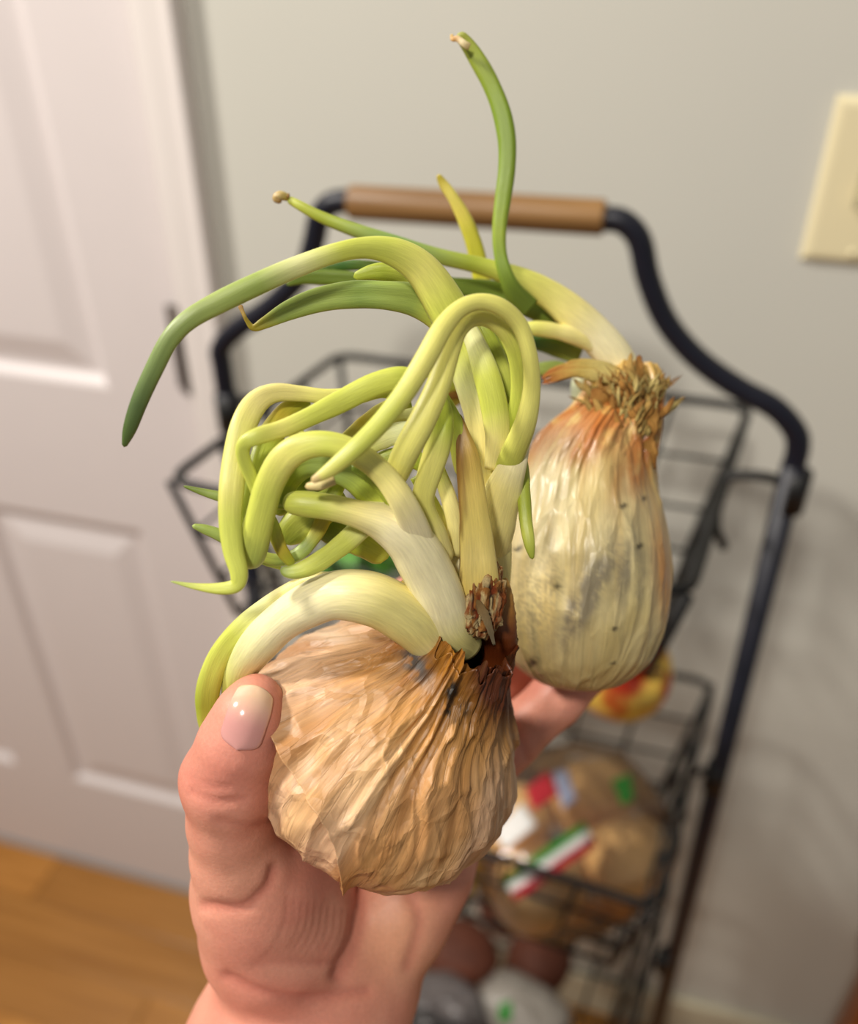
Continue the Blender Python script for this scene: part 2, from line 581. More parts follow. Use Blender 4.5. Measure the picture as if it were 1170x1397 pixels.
def wire_basket(dx, dy, ztop, depth):
    q = [p - np.array([0, 0, 1.02]) for p in TOPQ]
    top = [np.array([p[0] + dx, p[1] + dy, ztop]) for p in q]
    c = sum(top) / 4
    bot = [c + (p - c) * np.array([0.86, 0.80, 1]) + np.array([0.0, -0.004, -depth]) for p in top]
    ring = []
    for i in range(4):
        a, b, d = top[i - 1], top[i], top[(i + 1) % 4]
        u = (a - b) / np.linalg.norm(a - b)
        v_ = (d - b) / np.linalg.norm(d - b)
        for t in (0, 0.25, 0.5, 0.75, 1):
            s = 0.018
            ring.append((b + u * s) * (1 - t) ** 2 + 2 * t * (1 - t) * b + (b + v_ * s) * t ** 2)
    ring.append(ring[0])
    rim = tube('wire_basket', ring, 0.0036, M_WIRE, rack, 8)

    def wire(pts, r=0.0020):
        tube('wire', pts, r, M_WIRE, rim, 6)

    lv = lambda k, t: top[k] * (1 - t) + bot[k] * t
    for k in range(4):
        wire([lv(k, 0.01), lv(k, 1.0)], 0.0030)
    for t in (0.36, 0.70, 1.0):
        for k in range(4):
            wire([lv(k, t), lv((k + 1) % 4, t)], 0.0024 if t == 1.0 else 0.0019)
    for k, n in ((0, 6), (1, 4), (2, 6), (3, 4)):
        for j in range(1, n):
            s = j / n
            wire([lv(k, 0) * (1 - s) + lv((k + 1) % 4, 0) * s, lv(k, 1) * (1 - s) + lv((k + 1) % 4, 1) * s])
    for j in range(1, 9):
        s = j / 9
        wire([bot[0] * (1 - s) + bot[1] * s, bot[3] * (1 - s) + bot[2] * s])
    for j in range(1, 4):
        s = j / 4
        wire([bot[0] * (1 - s) + bot[3] * s, bot[1] * (1 - s) + bot[2] * s])
    # hooks that hang the basket from the posts
    for xx, side in ((lb[0], 3), (rb[0] + 0.004, 1)):
        m_ = top[0] * 0.5 + top[3] * 0.5 if side == 3 else top[1] * 0.5 + top[2] * 0.5
        p = np.array([xx, YP, ztop])
        tube('hook', catmull([p + (0, 0, 0.004), p * 0.5 + m_ * 0.5 + (0, 0, 0.010), m_ + (0, 0.004, 0.002), m_ + (0, 0, -0.03), m_ * 0.8 + p * 0.2 + (0, 0, -0.05)], 5), 0.0034, M_WIRE, rack, 8)
        tube('collar', [p + (0, 0, -0.014), p + (0, 0, 0.016)], 0.0094, M_WIRE, rack, 12)
    return top, bot


T1 = wire_basket(0, 0, 1.02, 0.125)
T2 = wire_basket(0.022, -0.006, 0.735, 0.125)
T3 = wire_basket(0.028, -0.006, 0.450, 0.125)
ZB1, ZB2, ZB3 = 1.02 - 0.125 + 0.0045, 0.735 - 0.125 + 0.0045, 0.45 - 0.125 + 0.0045


# ------------------------------------------------------------------ what lies in the baskets
def blob_vf(c, r, amp, freq, nu=20, nv=28, power=1.0, seed=0, rot=0.0):
    th = np.linspace(0, math.pi, nu)[:, None]
    ph = np.linspace(0, 2 * math.pi, nv, endpoint=False)[None, :]
    d = np.stack([np.sin(th) * np.cos(ph), np.sin(th) * np.sin(ph), np.cos(th) + 0 * ph], -1)
    s = np.sign(d) * np.abs(d) ** power
    n = fbm(d * freq + seed * 7.7 + 40, 3) - 0.5
    p = s * np.array(r) * (1 + amp * n)[..., None]
    ca, sa = math.cos(rot), math.sin(rot)
    p = np.stack([p[..., 0] * ca - p[..., 1] * sa, p[..., 0] * sa + p[..., 1] * ca, p[..., 2]], -1)
    return (p + np.array(c)).reshape(-1, 3), grid_faces(nu, nv, True), d.reshape(-1, 3)


def apple(c, r, label, tilt):
    root = empty('apple', (c[0], c[1], c[2] - r * 0.9), label, 'apple', 'apples in the top basket')
    nu, nv = 26, 32
    th = np.linspace(0.0, math.pi, nu)[:, None]
    ph = np.linspace(0, 2 * math.pi, nv, endpoint=False)[None, :]
    rad = r * (np.sin(th) ** 0.85) * (1 + 0.05 * np.cos(th))
    hz = r * 0.92 * np.cos(th) - r * 0.30 * np.exp(-(th / 0.33) ** 2) + r * 0.16 * np.exp(-((math.pi - th) / 0.3) ** 2)
    p = np.stack([rad * np.cos(ph), rad * np.sin(ph), hz + 0 * ph], -1).reshape(-1, 3)
    R = np.array(Matrix.Rotation(tilt, 3, 'Y') @ Matrix.Rotation(0.5, 3, 'X'))
    p = p @ R.T
    d = p / np.linalg.norm(p, axis=1)[:, None]
    k = smooth(0.42, 0.62, fbm(d * 2.2 + 9 + tilt, 3))[:, None]
    colr = lin((236, 196, 84)) * (1 - k) + lin((196, 52, 22)) * k
    mesh('fruit', p + np.array(c), grid_faces(nu, nv, True), M_APPLE, root, colors=colr, vec=d)
    st = np.array([(0, 0, 0.60 * r), (0.03 * r, 0, 0.95 * r), (0.12 * r, 0, 1.15 * r)]) @ R.T + np.array(c)
    tube('stem', st, [0.0012, 0.001, 0.0014], M_STEM, root, 6)


M_APPLE = grain_mat('apple_skin', (6, 6, 6), 0.08, 0.28, 0.0, 0.05, (0.002, 0.001, 0.001), 0.5)
M_STEM = plain('apple_stem', (86, 60, 30), 0.7, nscale=200)
ap = on_z(852, 932, ZB1 + 0.034)
apple((ap[0] - 0.004, ap[1] + 0.014, ZB1 + 0.031), 0.033, 'yellow and red apple in the front right corner of the top basket', 0.7)
apple((ap[0] - 0.076, ap[1] + 0.022, ZB1 + 0.031), 0.033, 'red and yellow apple behind the hand in the middle of the top basket', -0.5)

# bunch of green herbs lying in the top basket on the left
M_HERB = plain('green_herb', (84, 146, 44), 0.45, nscale=60, namp=0.4)
hc = on_z(492, 772, ZB1 + 0.03)
hb = empty('green_herb_bunch', (hc[0], hc[1], ZB1), 'bright green leafy bunch in the top basket behind the sprouts', 'herbs')
for k in range(46):
    a = random.uniform(0, 6.28)
    rr = random.uniform(0, 0.048)
    c0 = np.array([hc[0] + rr * math.cos(a), hc[1] + rr * math.sin(a) * 0.8, ZB1 + random.uniform(0.014, 0.062)])
    d1 = np.array([math.cos(a), math.sin(a), random.uniform(-0.3, 0.8)]); d1 /= np.linalg.norm(d1)
    d2 = np.cross(d1, np.array([0, 0, 1.0])); d2 /= np.linalg.norm(d2)
    up = np.cross(d2, d1)
    L, Wd = random.uniform(0.018, 0.03), random.uniform(0.008, 0.013)
    V = []
    for i in range(6):
        t = i / 5
        ww = Wd * math.sin(math.pi * min(1, 0.12 + 0.86 * t)) ** 0.8
        cc = c0 + d1 * L * (t - 0.5) - np.array([0, 0, 0.010]) * (t * t)
        for s in (-1, -0.5, 0, 0.5, 1):
            V.append(cc + d2 * s * ww * 0.5 + up * 0.003 * abs(s))
    o = mesh('leaf', V, grid_faces(6, 5), M_HERB, hb)
    sm = o.modifiers.new('thick', 'SOLIDIFY'); sm.thickness = 0.0005
for k in range(5):
    a = np.array([hc[0] + random.uniform(-.02, .02), hc[1] + random.uniform(-.02, .02), ZB1 + 0.02])
    tube('stalk', [a, a + np.array([0.045, -0.012, -0.012]) * random.uniform(.6, 1)], 0.0016, M_HERB, hb, 6)

# bread rolls in a clear printed bag, second basket
M_BUN = plain('bun_crust', (236, 184, 116), 0.6, nscale=22, namp=0.28)
bc = on_z(772, 1142, ZB2 + 0.055)
ux = np.array([0.82, 0.57, 0.0]); uy = np.array([-0.57, 0.82, 0.0])


def bagpt(a, b, z):
    return np.array([bc[0], bc[1], ZB2]) + ux * a + uy * b + np.array([0, 0, z])


n_ = 0
for (a, b, z, rr, lab) in ((-0.040, -0.032, 0.046, (0.040, 0.032, 0.036), 'golden bread roll at the lower left inside the clear bag'),
                           (0.042, -0.032, 0.047, (0.040, 0.032, 0.037), 'golden bread roll at the lower right inside the clear bag'),
                           (-0.040, 0.034, 0.048, (0.040, 0.031, 0.036), 'golden bread roll at the upper left inside the clear bag'),
                           (0.042, 0.034, 0.049, (0.040, 0.031, 0.037), 'golden bread roll at the upper right inside the clear bag')):
    v, f, d = blob_vf(bagpt(a, b, z), rr, 0.12, 2.0, 16, 22, 0.9, n_, math.atan2(ux[1], ux[0]))
    o = mesh('bread_roll', v, f, M_BUN)
    tag(o, lab, 'bread', 'bread rolls in the clear bag')
    n_ += 1
M_BAG, nt, b = new_mat('clear_plastic_film')
tr = N(nt, 'ShaderNodeBsdfTransparent'); tr.inputs[0].default_value = (0.99, 0.985, 0.975, 1)
gl = N(nt, 'ShaderNodeBsdfGlossy'); gl.inputs['Roughness'].default_value = 0.12
df = N(nt, 'ShaderNodeBsdfDiffuse'); df.inputs[0].default_value = (0.75, 0.72, 0.66, 1)
m1 = N(nt, 'ShaderNodeMixShader'); m1.inputs[0].default_value = 0.04
m2 = N(nt, 'ShaderNodeMixShader')
lw = N(nt, 'ShaderNodeFresnel'); lw.inputs['IOR'].default_value = 1.5
tcx = N(nt, 'ShaderNodeTexCoord'); nz = N(nt, 'ShaderNodeTexNoise'); nz.inputs['Scale'].default_value = 60
bpn = N(nt, 'ShaderNodeBump'); bpn.inputs['Strength'].default_value = 0.7; bpn.inputs['Distance'].default_value = 0.003
nt.links.new(tcx.outputs['Object'], nz.inputs[0]); nt.links.new(nz.outputs[0], bpn.inputs['Height'])
nt.links.new(bpn.outputs[0], gl.inputs['Normal']); nt.links.new(bpn.outputs[0], lw.inputs['Normal'])
nt.links.new(tr.outputs[0], m1.inputs[1]); nt.links.new(df.outputs[0], m1.inputs[2])
nt.links.new(lw.outputs[0], m2.inputs[0]); nt.links.new(m1.outputs[0], m2.inputs[1]); nt.links.new(gl.outputs[0], m2.inputs[2])
nt.links.new(m2.outputs[0], nt.nodes['Material Output'].inputs['Surface'])
bag = empty('bread_bag', bagpt(0, 0, 0.002), 'clear plastic bread bag with red, white and green print in the middle basket', 'bag')
v, f, d = blob_vf(bagpt(0, 0, 0.056), (0.090, 0.078, 0.054), 0.16, 3.2, 30, 44, 0.72, 3, math.atan2(ux[1], ux[0]))
film = mesh('film', v, f, M_BAG, bag)
bagbvh = BVHTree.FromPolygons([tuple(x) for x in v], f)
M_RED = plain('red_print', (176, 34, 48), 0.35, nscale=40, namp=0.1)
M_POUCH = plain('pale_pouch', (150, 144, 136), 0.35, nscale=50, namp=0.15)
M_WHITE = plain('white_print', (232, 230, 228), 0.35, nscale=40, namp=0.04)
M_GREEN = plain('green_print', (40, 132, 40), 0.35, nscale=40, namp=0.1)
M_BLUE = plain('blue_grey_print', (150, 156, 182), 0.35, nscale=40, namp=0.2)
M_YELLOW = plain('yellow_wrapper', (214, 178, 36), 0.3, nscale=50, namp=0.3)
M_GREY = plain('grey_film', (104, 98, 98), 0.25, nscale=60, namp=0.3, bump=0.4)
M_BROWN = plain('potato_skin', (100, 52, 34), 0.7, nscale=60, namp=0.35)


def patch(name, quad, mat, parent, bvh, lift=0.0012, nu=7, nv=7):
    """printed label that follows the film: quad given by four photo points, laid on the bag"""
    q = np.array(quad, float)
    V = []
    for i in range(nu):
        for j in range(nv):
            s, t = i / (nu - 1), j / (nv - 1)
            p = q[0] * (1 - s) * (1 - t) + q[1] * s * (1 - t) + q[2] * s * t + q[3] * (1 - s) * t
            d_ = ray(*p); d_ /= np.linalg.norm(d_)
            hit = bvh.ray_cast(Vector(CAM), Vector(d_))
            if hit[0] is None:
                return None
            V.append(np.array(hit[0]) + np.array(hit[1]) * (lift if np.dot(hit[1], d_) < 0 else -lift))
    o = mesh(name, V, grid_faces(nu, nv), mat, parent)
    sm = o.modifiers.new('thick', 'SOLIDIFY'); sm.thickness = 0.0004
    return o


for nm, quad, mt in (('red_label', ((716, 1078), (748, 1052), (762, 1084), (727, 1108)), M_RED),
                     ('white_label', ((672, 1136), (712, 1096), (732, 1126), (690, 1160)), M_WHITE),
                     ('blue_print', ((754, 1056), (772, 1050), (786, 1090), (768, 1106)), M_BLUE),
                     ('green_label', ((834, 1066), (860, 1056), (864, 1092), (848, 1100)), M_GREEN),
                     ('green_stripe', ((686, 1198), (796, 1122), (802, 1132), (692, 1208)), M_GREEN),
                     ('white_stripe', ((692, 1208), (802, 1132), (808, 1142), (698, 1218)), M_WHITE),
                     ('red_stripe', ((698, 1218), (808, 1142), (814, 1154), (704, 1230)), M_RED)):
    patch(nm, quad, mt, bag, bagbvh)

# yellow and green wrapper beside the bag, and the goods in the lowest basket
yc = on_z(650, 1180, ZB2 + 0.03)
v, f, d = blob_vf((yc[0] - 0.032, yc[1], ZB2 + 0.032), (0.028, 0.042, 0.031), 0.35, 3, 18, 24, 0.7, 11, 0.4)
yo = empty('snack_wrapper', (yc[0] - 0.032, yc[1], ZB2), 'crumpled yellow and green wrapper beside the bread bag', 'wrapper')
yf = mesh('pouch', v, f, M_YELLOW, yo)
ybvh = BVHTree.FromPolygons([tuple(x) for x in v], f)
patch('green_band', ((646, 1128), (668, 1130), (668, 1166), (646, 1162)), M_GREEN, yo, ybvh)

for k, (a, b, dz, rr, lab) in enumerate(((628, 1300, 0.032, (0.044, 0.036, 0.032), 'brown potato at the left of the lowest basket beside the wrist'),
                                         (735, 1310, 0.030, (0.040, 0.036, 0.030), 'brown potato in the lowest basket under the bread bag'),
                                         (690, 1235, 0.030, (0.038, 0.034, 0.030), 'brown potato furthest back in the lowest basket'))):
    c = on_z(a, b, ZB3 + dz)
    v, f, d = blob_vf((c[0], c[1], ZB3 + dz), rr, 0.18, 1.6, 18, 24, 1.0, 20 + k, k * 1.1)
    o = mesh('potato', v, f, M_BROWN)
    tag(o, lab, 'potato', 'potatoes in the lowest basket')
c = on_z(610, 1372, ZB3 + 0.03)
v, f, d = blob_vf((c[0] - 0.005, c[1] - 0.012, ZB3 + 0.034), (0.05, 0.036, 0.032), 0.5, 3.4, 22, 30, 0.8, 31, 0.2)
o = mesh('plastic_bag', v, f, M_GREY)
tag(o, 'crumpled grey plastic bag at the front left of the lowest basket', 'bag')
c = on_z(715, 1385, ZB3 + 0.03)
wp = empty('snack_packet', (c[0], c[1], ZB3), 'white packet with a green stripe at the front of the lowest basket', 'packet')
v, f, d = blob_vf((c[0], c[1], ZB3 + 0.032), (0.05, 0.032, 0.030), 0.35, 3.0, 22, 30, 0.75, 37, -0.3)
mesh('pouch', v, f, M_POUCH, wp)
wb = BVHTree.FromPolygons([tuple(x) for x in v], f)
patch('green_stripe', ((682, 1368), (698, 1366), (698, 1392), (680, 1394)), M_GREEN, wp, wb)


# ================================================================== the onions
def nrm(v):
    v = np.asarray(v, float)
    return v / np.linalg.norm(v)


class Bulb:
    """bulb surface in camera-aligned millimetres: a turned profile with pleats along the meridians"""

    def __init__(self, px, py, d, axis, profile, bow, pleat, crumple, seed):
        self.c = PC(px, py, d)
        self.a = nrm(axis)
        self.u = nrm(np.cross(self.a, (0, 0, 1.0)))      # sideways in the picture
        self.v = np.cross(self.a, self.u)
        if self.v[2] > 0:
            self.v = -self.v                              # v points to the lens
        P = catmull(np.array(profile, float), 10)
        L = np.concatenate([[0], np.cumsum(np.linalg.norm(np.diff(P, axis=0), axis=1))])
        self.sk, self.P = L / L[-1], P
        self.bow, self.pleat, self.crumple, self.seed = bow, pleat, crumple, seed

    def __call__(self, s, phi, off=0.0, k=1.0):
        h = np.interp(s, self.sk, self.P[:, 0])
        r = np.interp(s, self.sk, self.P[:, 1])
        g = np.stack([np.cos(phi), np.sin(phi), s * 1.0], -1)
        q = g * np.array([1, 1, 1.0]) + self.seed
        wv = fbm(g * np.array([1.6, 1.6, 2.4]) + self.seed, 2) - 0.5
        ph2 = phi + 0.95 * wv
        gp = np.stack([np.cos(ph2), np.sin(ph2), s], -1)
        n1 = 1 - np.abs(2 * vnoise(gp * np.array([4.2, 4.2, 1.3]) + self.seed) - 1)
        n2 = 1 - np.abs(2 * vnoise(gp * np.array([9.5, 9.5, 1.8]) + self.seed * 2) - 1)
        n3 = vnoise(gp * np.array([20, 20, 4.0]) + self.seed * 3) - 0.5
        wgt = self.pleat(s, phi)
        disp = wgt * (1.5 * (n1 - 0.5) + 0.85 * (n2 - 0.5) + 0.35 * n3)
        c1 = 1 - np.abs(2 * fbm(g * np.array([2.6, 2.6, 5.0]) + self.seed * 5, 2) - 1)
        c2 = 1 - np.abs(2 * vnoise(g * np.array([5.5, 5.5, 11.0]) + self.seed * 6) - 1)
        disp = disp + self.crumple * ((c1 - 0.6) * 1.2 + (c2 - 0.6) * 0.45)
        if self.crumple > 0.8:
            gw = g * np.array([3.4, 3.4, 6.0]) + self.seed * 9 + 0.8 * fbm(g * 5 + self.seed, 2)[..., None]
            c3 = 1 - np.abs(2 * vnoise(gw) - 1)
            disp = disp + (1.1 if self.crumple > 1 else 0.55) * (c3 ** 3 - 0.3) * (1 - 0.6 * smooth(0.7, 0.9, s))
        disp = disp * smooth(0.0, 0.05, s) * k
        rr = np.maximum(r + (disp + off) * np.minimum(1, r / 6), 0.0)
        bx = self.bow(h)
        return (self.c + (h + off * 0.0)[..., None] * self.a + (rr * np.cos(phi) + bx[0])[..., None] * self.u
                + (rr * np.sin(phi) + bx[1])[..., None] * self.v), g


def bulb_mesh(name, B, s, phi, colfun, mat, parent, off=0.0, wrap=True, k=1.0):
    p, g = B(s, phi, off, k)
    px, py = c2px(p)
    col_ = colfun(s, phi, px, py, g)
    return mesh(name, C2W(p), grid_faces(s.shape[0], s.shape[1], wrap), mat, parent, colors=col_, vec=g), p


def mixc(a, b, t):
    t = np.asarray(t)[..., None]
    return a * (1 - t) + b * t


def spot(px, py, x, y, rx, ry=None, rot=0.0):
    ry = ry or rx
    dx, dy = px - x, py - y
    ca, sa = math.cos(rot), math.sin(rot)
    a, b = (dx * ca + dy * sa) / rx, (-dx * sa + dy * ca) / ry
    return np.exp(-(a * a + b * b))


# ---- front onion, golden papery skin
PA = [(-27.5, 0.3), (-27.6, 5), (-26.8, 12), (-23.5, 21), (-16, 30.0), (-6, 34.4), (4, 34.2), (13, 30.0), (21, 23.8), (27, 18.4), (33, 14.4), (39, 12.2), (45, 11.0)]
BA = Bulb(523, 1016, 228, (0.47, 0.80, -0.42), PA,
          lambda h: (2.2 * smooth(12, 32, h), 0.0 * h),
          lambda s, phi: 0.55 + 1.0 * smooth(0.40, 0.80, s), 1.9, 3.1)
onA = empty('sprouted_onion', C2W(BA.c - BA.a * 30), 'golden brown sprouted onion with a tangle of pale green shoots, held at the front', 'onion', 'sprouted onions in the hand')


def col_A(s, phi, px, py, g):
    n = fbm(g * np.array([3, 3, 3.0]) + 5, 3)
    n2 = vnoise(np.stack([np.cos(phi) * 11, np.sin(phi) * 11, s * 2.0], -1))
    c = mixc(lin((190, 140, 88)), lin((218, 174, 124)), smooth(0.35, 0.7, n))
    c = mixc(c, lin((216, 178, 148)), 0.6 * smooth(0.48, 0.72, fbm(g * 2.1 + 31, 2)))
    c = mixc(c, lin((172, 116, 62)), 0.5 * smooth(0.55, 0.85, n2))
    edge = s + 0.10 * (n2 - 0.5) + 0.08 * (n - 0.5)
    c = mixc(c, lin((188, 134, 66)), 0.7 * smooth(0.66, 0.80, edge))
    c = mixc(c, lin((156, 98, 36)), 0.85 * smooth(0.80, 0.92, edge))
    c = mixc(c, lin((152, 100, 26)), 0.9 * np.clip(2.2 * spot(px, py, 640, 922, 54, 56, 0.2), 0, 1) * smooth(0.15, 0.5, n2 + 0.2))
    # the right-hand side of the neck is dark mahogany, streaked
    c = mixc(c, lin((84, 34, 10)), np.clip(2.6 * spot(px, py, 690, 890, 38, 76, 0.10), 0, 0.95) * smooth(0.0, 0.5, n2 + 0.3))
    m = fbm(np.stack([px, py, 0 * px], -1) / 9.0, 3)
    c = mixc(c, lin((34, 26, 18)), np.clip(1.5 * spot(px, py, 616, 943, 8, 17, 0.1) * smooth(0.25, 0.5, m), 0, 1))
    c = mixc(c, lin((40, 32, 22)), np.clip(spot(px, py, 622, 968, 16, 14) * 1.6 * smooth(0.56, 0.66, m), 0, 1))
    c = mixc(c, lin((96, 88, 82)), np.clip(0.9 * spot(px, py, 566, 905, 16, 34, -0.5) * smooth(0.3, 0.55, m) * 1.3, 0, 1))
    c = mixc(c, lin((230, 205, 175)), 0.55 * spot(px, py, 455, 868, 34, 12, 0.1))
    return c


ns, nph = 170, 260
S, PHI = np.meshgrid(np.linspace(0, 1, ns), np.linspace(0, 2 * math.pi, nph, endpoint=False), indexing='ij')
S = S * (0.955 + 0.045 * vnoise(np.stack([np.cos(PHI) * 7, np.sin(PHI) * 7, 0 * PHI], -1) + 4))
bulbA, _ = bulb_mesh('bulb', BA, S, PHI, col_A, M_SKIN_A, onA)

# torn outer skin: its free edge runs down the front left of the bulb
edge_px = np.array([(318, 905), (340, 918), (358, 929), (389, 994), (403, 1034), (426, 1078), (448, 1111), (459, 1144), (463, 1170), (470, 1205), (476, 1230)], float)


def edge_x(yv):
    return np.interp(yv, edge_px[:, 1], edge_px[:, 0])


nf = 300
phs = np.linspace(0, 2 * math.pi, nf, endpoint=False)
sg = np.linspace(0.90, 0.02, 220)
s0 = np.full(nf, 0.02)
for i_, ph_ in enumerate(phs):
    p, _ = BA(sg, np.full(220, ph_), 1.2)
    px, py = c2px(p)
    if ph_ < math.pi + 0.35 and ph_ > 0.9:
        lf = np.where((px < edge_x(py)) & (py > 905))[0]
        if len(lf): s0[i_] = sg[lf[0]]
    elif ph_ >= math.pi + 0.35:
        s0[i_] = np.nan
last = np.where(~np.isnan(s0))[0].max()
back = np.isnan(s0)
s0[back] = np.interp(phs[back], [phs[last], phs[last] + 1.2, 2 * math.pi], [s0[last], 0.3, 0.02])
ks = np.ones(5) / 5
s0 = np.convolve(np.concatenate([s0[-2:], s0, s0[:2]]), ks, 'valid')
s0 = s0 + 0.012 * (vnoise(np.stack([phs * 9, 0 * phs, 0 * phs], -1)) - 0.5)
s0 = np.clip(s0, 0.02, 0.8)
tt = np.linspace(0, 1, 130) ** 1.1
top_ = 0.93 + 0.05 * vnoise(np.stack([np.cos(phs) * 6, np.sin(phs) * 6, 0 * phs], -1))
S2 = s0[None, :] + (top_ - s0)[None, :] * tt[:, None]
PH2 = np.repeat(phs[None, :], 130, 0)
up_ = smooth(0.03, 0.12, s0)[None, :]
lift = 0.75 + 3.0 * np.exp(-(S2 - s0[None, :]) / 0.035) * up_ * (0.5 + fbm(np.stack([PH2 * 4, 0 * PH2, 0 * PH2], -1), 2))
sk, p_ = bulb_mesh('outer_skin', BA, S2, PH2, col_A, M_SKIN_A, bulbA, lift, wrap=True)
sm = sk.modifiers.new('thick', 'SOLIDIFY'); sm.thickness = 0.00025; sm.offset = -1

# ---- rear onion, pale skin
PB = [(-30, 0.3), (-29.6, 6), (-27, 13), (-20.5, 19.8), (-10, 23.8), (0, 24.8), (10, 24.6), (20, 22.5), (30, 19.4), (38, 17.0), (43, 15.6), (47, 13.8), (51, 11.6), (56, 10.3), (60, 9.6), (64, 7.0)]
BB = Bulb(791, 797, 254, (0.055, 0.998, 0.03), PB,
          lambda h: (np.interp(h, [0, 28, 36, 43, 47, 51, 56, 64], [0, 0.2, 1.0, 3.2, 5.2, 7.6, 9.4, 10.4]), 0.0 * h),
          lambda s, phi: 0.20 + 1.5 * smooth(0.58, 0.85, s), 0.85, 8.7)
onB = empty('sprouted_onion', C2W(BB.c - BB.a * 30), 'pale cream sprouted onion with grey mould and a shaggy neck, held behind', 'onion', 'sprouted onions in the hand')


def col_B(s, phi, px, py, g):
    n = fbm(g * np.array([3, 3, 4.0]) + 15, 3)
    n2 = vnoise(np.stack([np.cos(phi) * 9, np.sin(phi) * 9, s * 1.5], -1) + 3)
    m = fbm(np.stack([px, py, 0 * px], -1) / 14.0 + 3, 4)
    m2 = fbm(np.stack([px, py, 0 * px], -1) / 5.0 + 13, 3)
    c = mixc(lin((196, 176, 114)), lin((216, 200, 148)), smooth(0.3, 0.7, n))
    c = mixc(c, lin((186, 154, 90)), 0.35 * smooth(0.5, 0.8, n2))
    e = s + 0.12 * (n2 - 0.5) + 0.10 * (n - 0.5)
    c = mixc(c, lin((200, 160, 84)), 0.75 * smooth(0.63, 0.74, e))
    c = mixc(c, lin((178, 104, 44)), 0.9 * smooth(0.70, 0.80, e) * smooth(0.30, 0.55, m + 0.25 * n2 - 0.08))
    c = mixc(c, lin((190, 160, 88)), 0.85 * smooth(0.86, 0.92, e))
    c = mixc(c, lin((190, 120, 50)), 0.8 * spot(px, py, 905, 780, 14, 90, -0.1))
    for (x, y, rx, ry, ro, kk) in ((775, 602, 66, 30, -0.25, 1.0), (868, 612, 20, 64, 0.0, 1.0), (838, 640, 16, 44, 0.2, 0.6)):
        c = mixc(c, lin((164, 96, 42)), np.clip(kk * 1.3 * spot(px, py, x, y, rx, ry, ro), 0, 0.85) * smooth(0.22, 0.62, 0.5 * n2 + 0.5 * m + 0.1))
    # pale loose flake on the left, grey mould streaks low on the right
    c = mixc(c, lin((226, 214, 172)), 0.7 * np.clip(1.6 * spot(px, py, 745, 700, 48, 90, 0.25), 0, 1) * smooth(0.3, 0.45, n + 0.1))
    c = mixc(c, lin((196, 176, 116)), 0.6 * np.clip(1.5 * spot(px, py, 805, 700, 14, 120, 0.42), 0, 1))
    st = vnoise(np.stack([np.cos(phi) * 16, np.sin(phi) * 16, s * 5.0], -1) + 23)
    fine = fbm(np.stack([px, py, 0 * px], -1) / 3.2 + 63, 3)
    gm = np.clip(spot(px, py, 800, 815, 20, 100, 0.52) * 1.3, 0, 1) * smooth(0.2, 0.75, 0.5 * m + 0.3 * st + 0.3 * fine)
    gm = np.maximum(gm, 0.8 * spot(px, py, 850, 770, 50, 66) * smooth(0.25, 0.8, 0.4 * m + 0.5 * st + 0.15 * fine))
    gm = np.maximum(gm, 0.5 * spot(px, py, 735, 830, 44, 80, 0.2) * smooth(0.38, 0.7, fine))
    c = mixc(c, lin((110, 102, 90)), np.clip(gm, 0, 0.8))
    c = mixc(c, lin((168, 144, 92)), 0.6 * smooth(820, 940, py))  # shade on the underside of the bulb, painted into the skin colour
    for (x, y, r) in ((706, 748, 6), (850, 690, 5), (838, 858, 4), (724, 905, 9), (878, 680, 4), (760, 800, 5), (872, 745, 5), (836, 905, 4)):
        c = mixc(c, lin((46, 40, 28)), np.clip(spot(px, py, x, y, r, r * 0.6, -0.5) * 1.4 * smooth(0.3, 0.5, m2), 0, 0.9))
    return c


ns, nph = 190, 200
S, PHI = np.meshgrid(np.linspace(0, 1, ns), np.linspace(0, 2 * math.pi, nph, endpoint=False), indexing='ij')
bulbB, _ = bulb_mesh('bulb', BB, S, PHI, col_B, M_SKIN_B, onB)


# ------------------------------------------------------------------ shoots
KW, KC = (240, 230, 184), (232, 220, 142)      # white base, cream
KY, KL = (216, 211, 114), (198, 204, 90)       # yellow green, lime
KG, KM = (160, 172, 56), (150, 168, 84)        # green, mid green
KD, KB = (104, 124, 40), (84, 104, 58)         # deep green, bluish green
KP = (214, 214, 150)                           # pale green
KR, KT = (140, 98, 34), (200, 176, 120)        # brown, straw
KO = (178, 160, 48)                            # old yellow


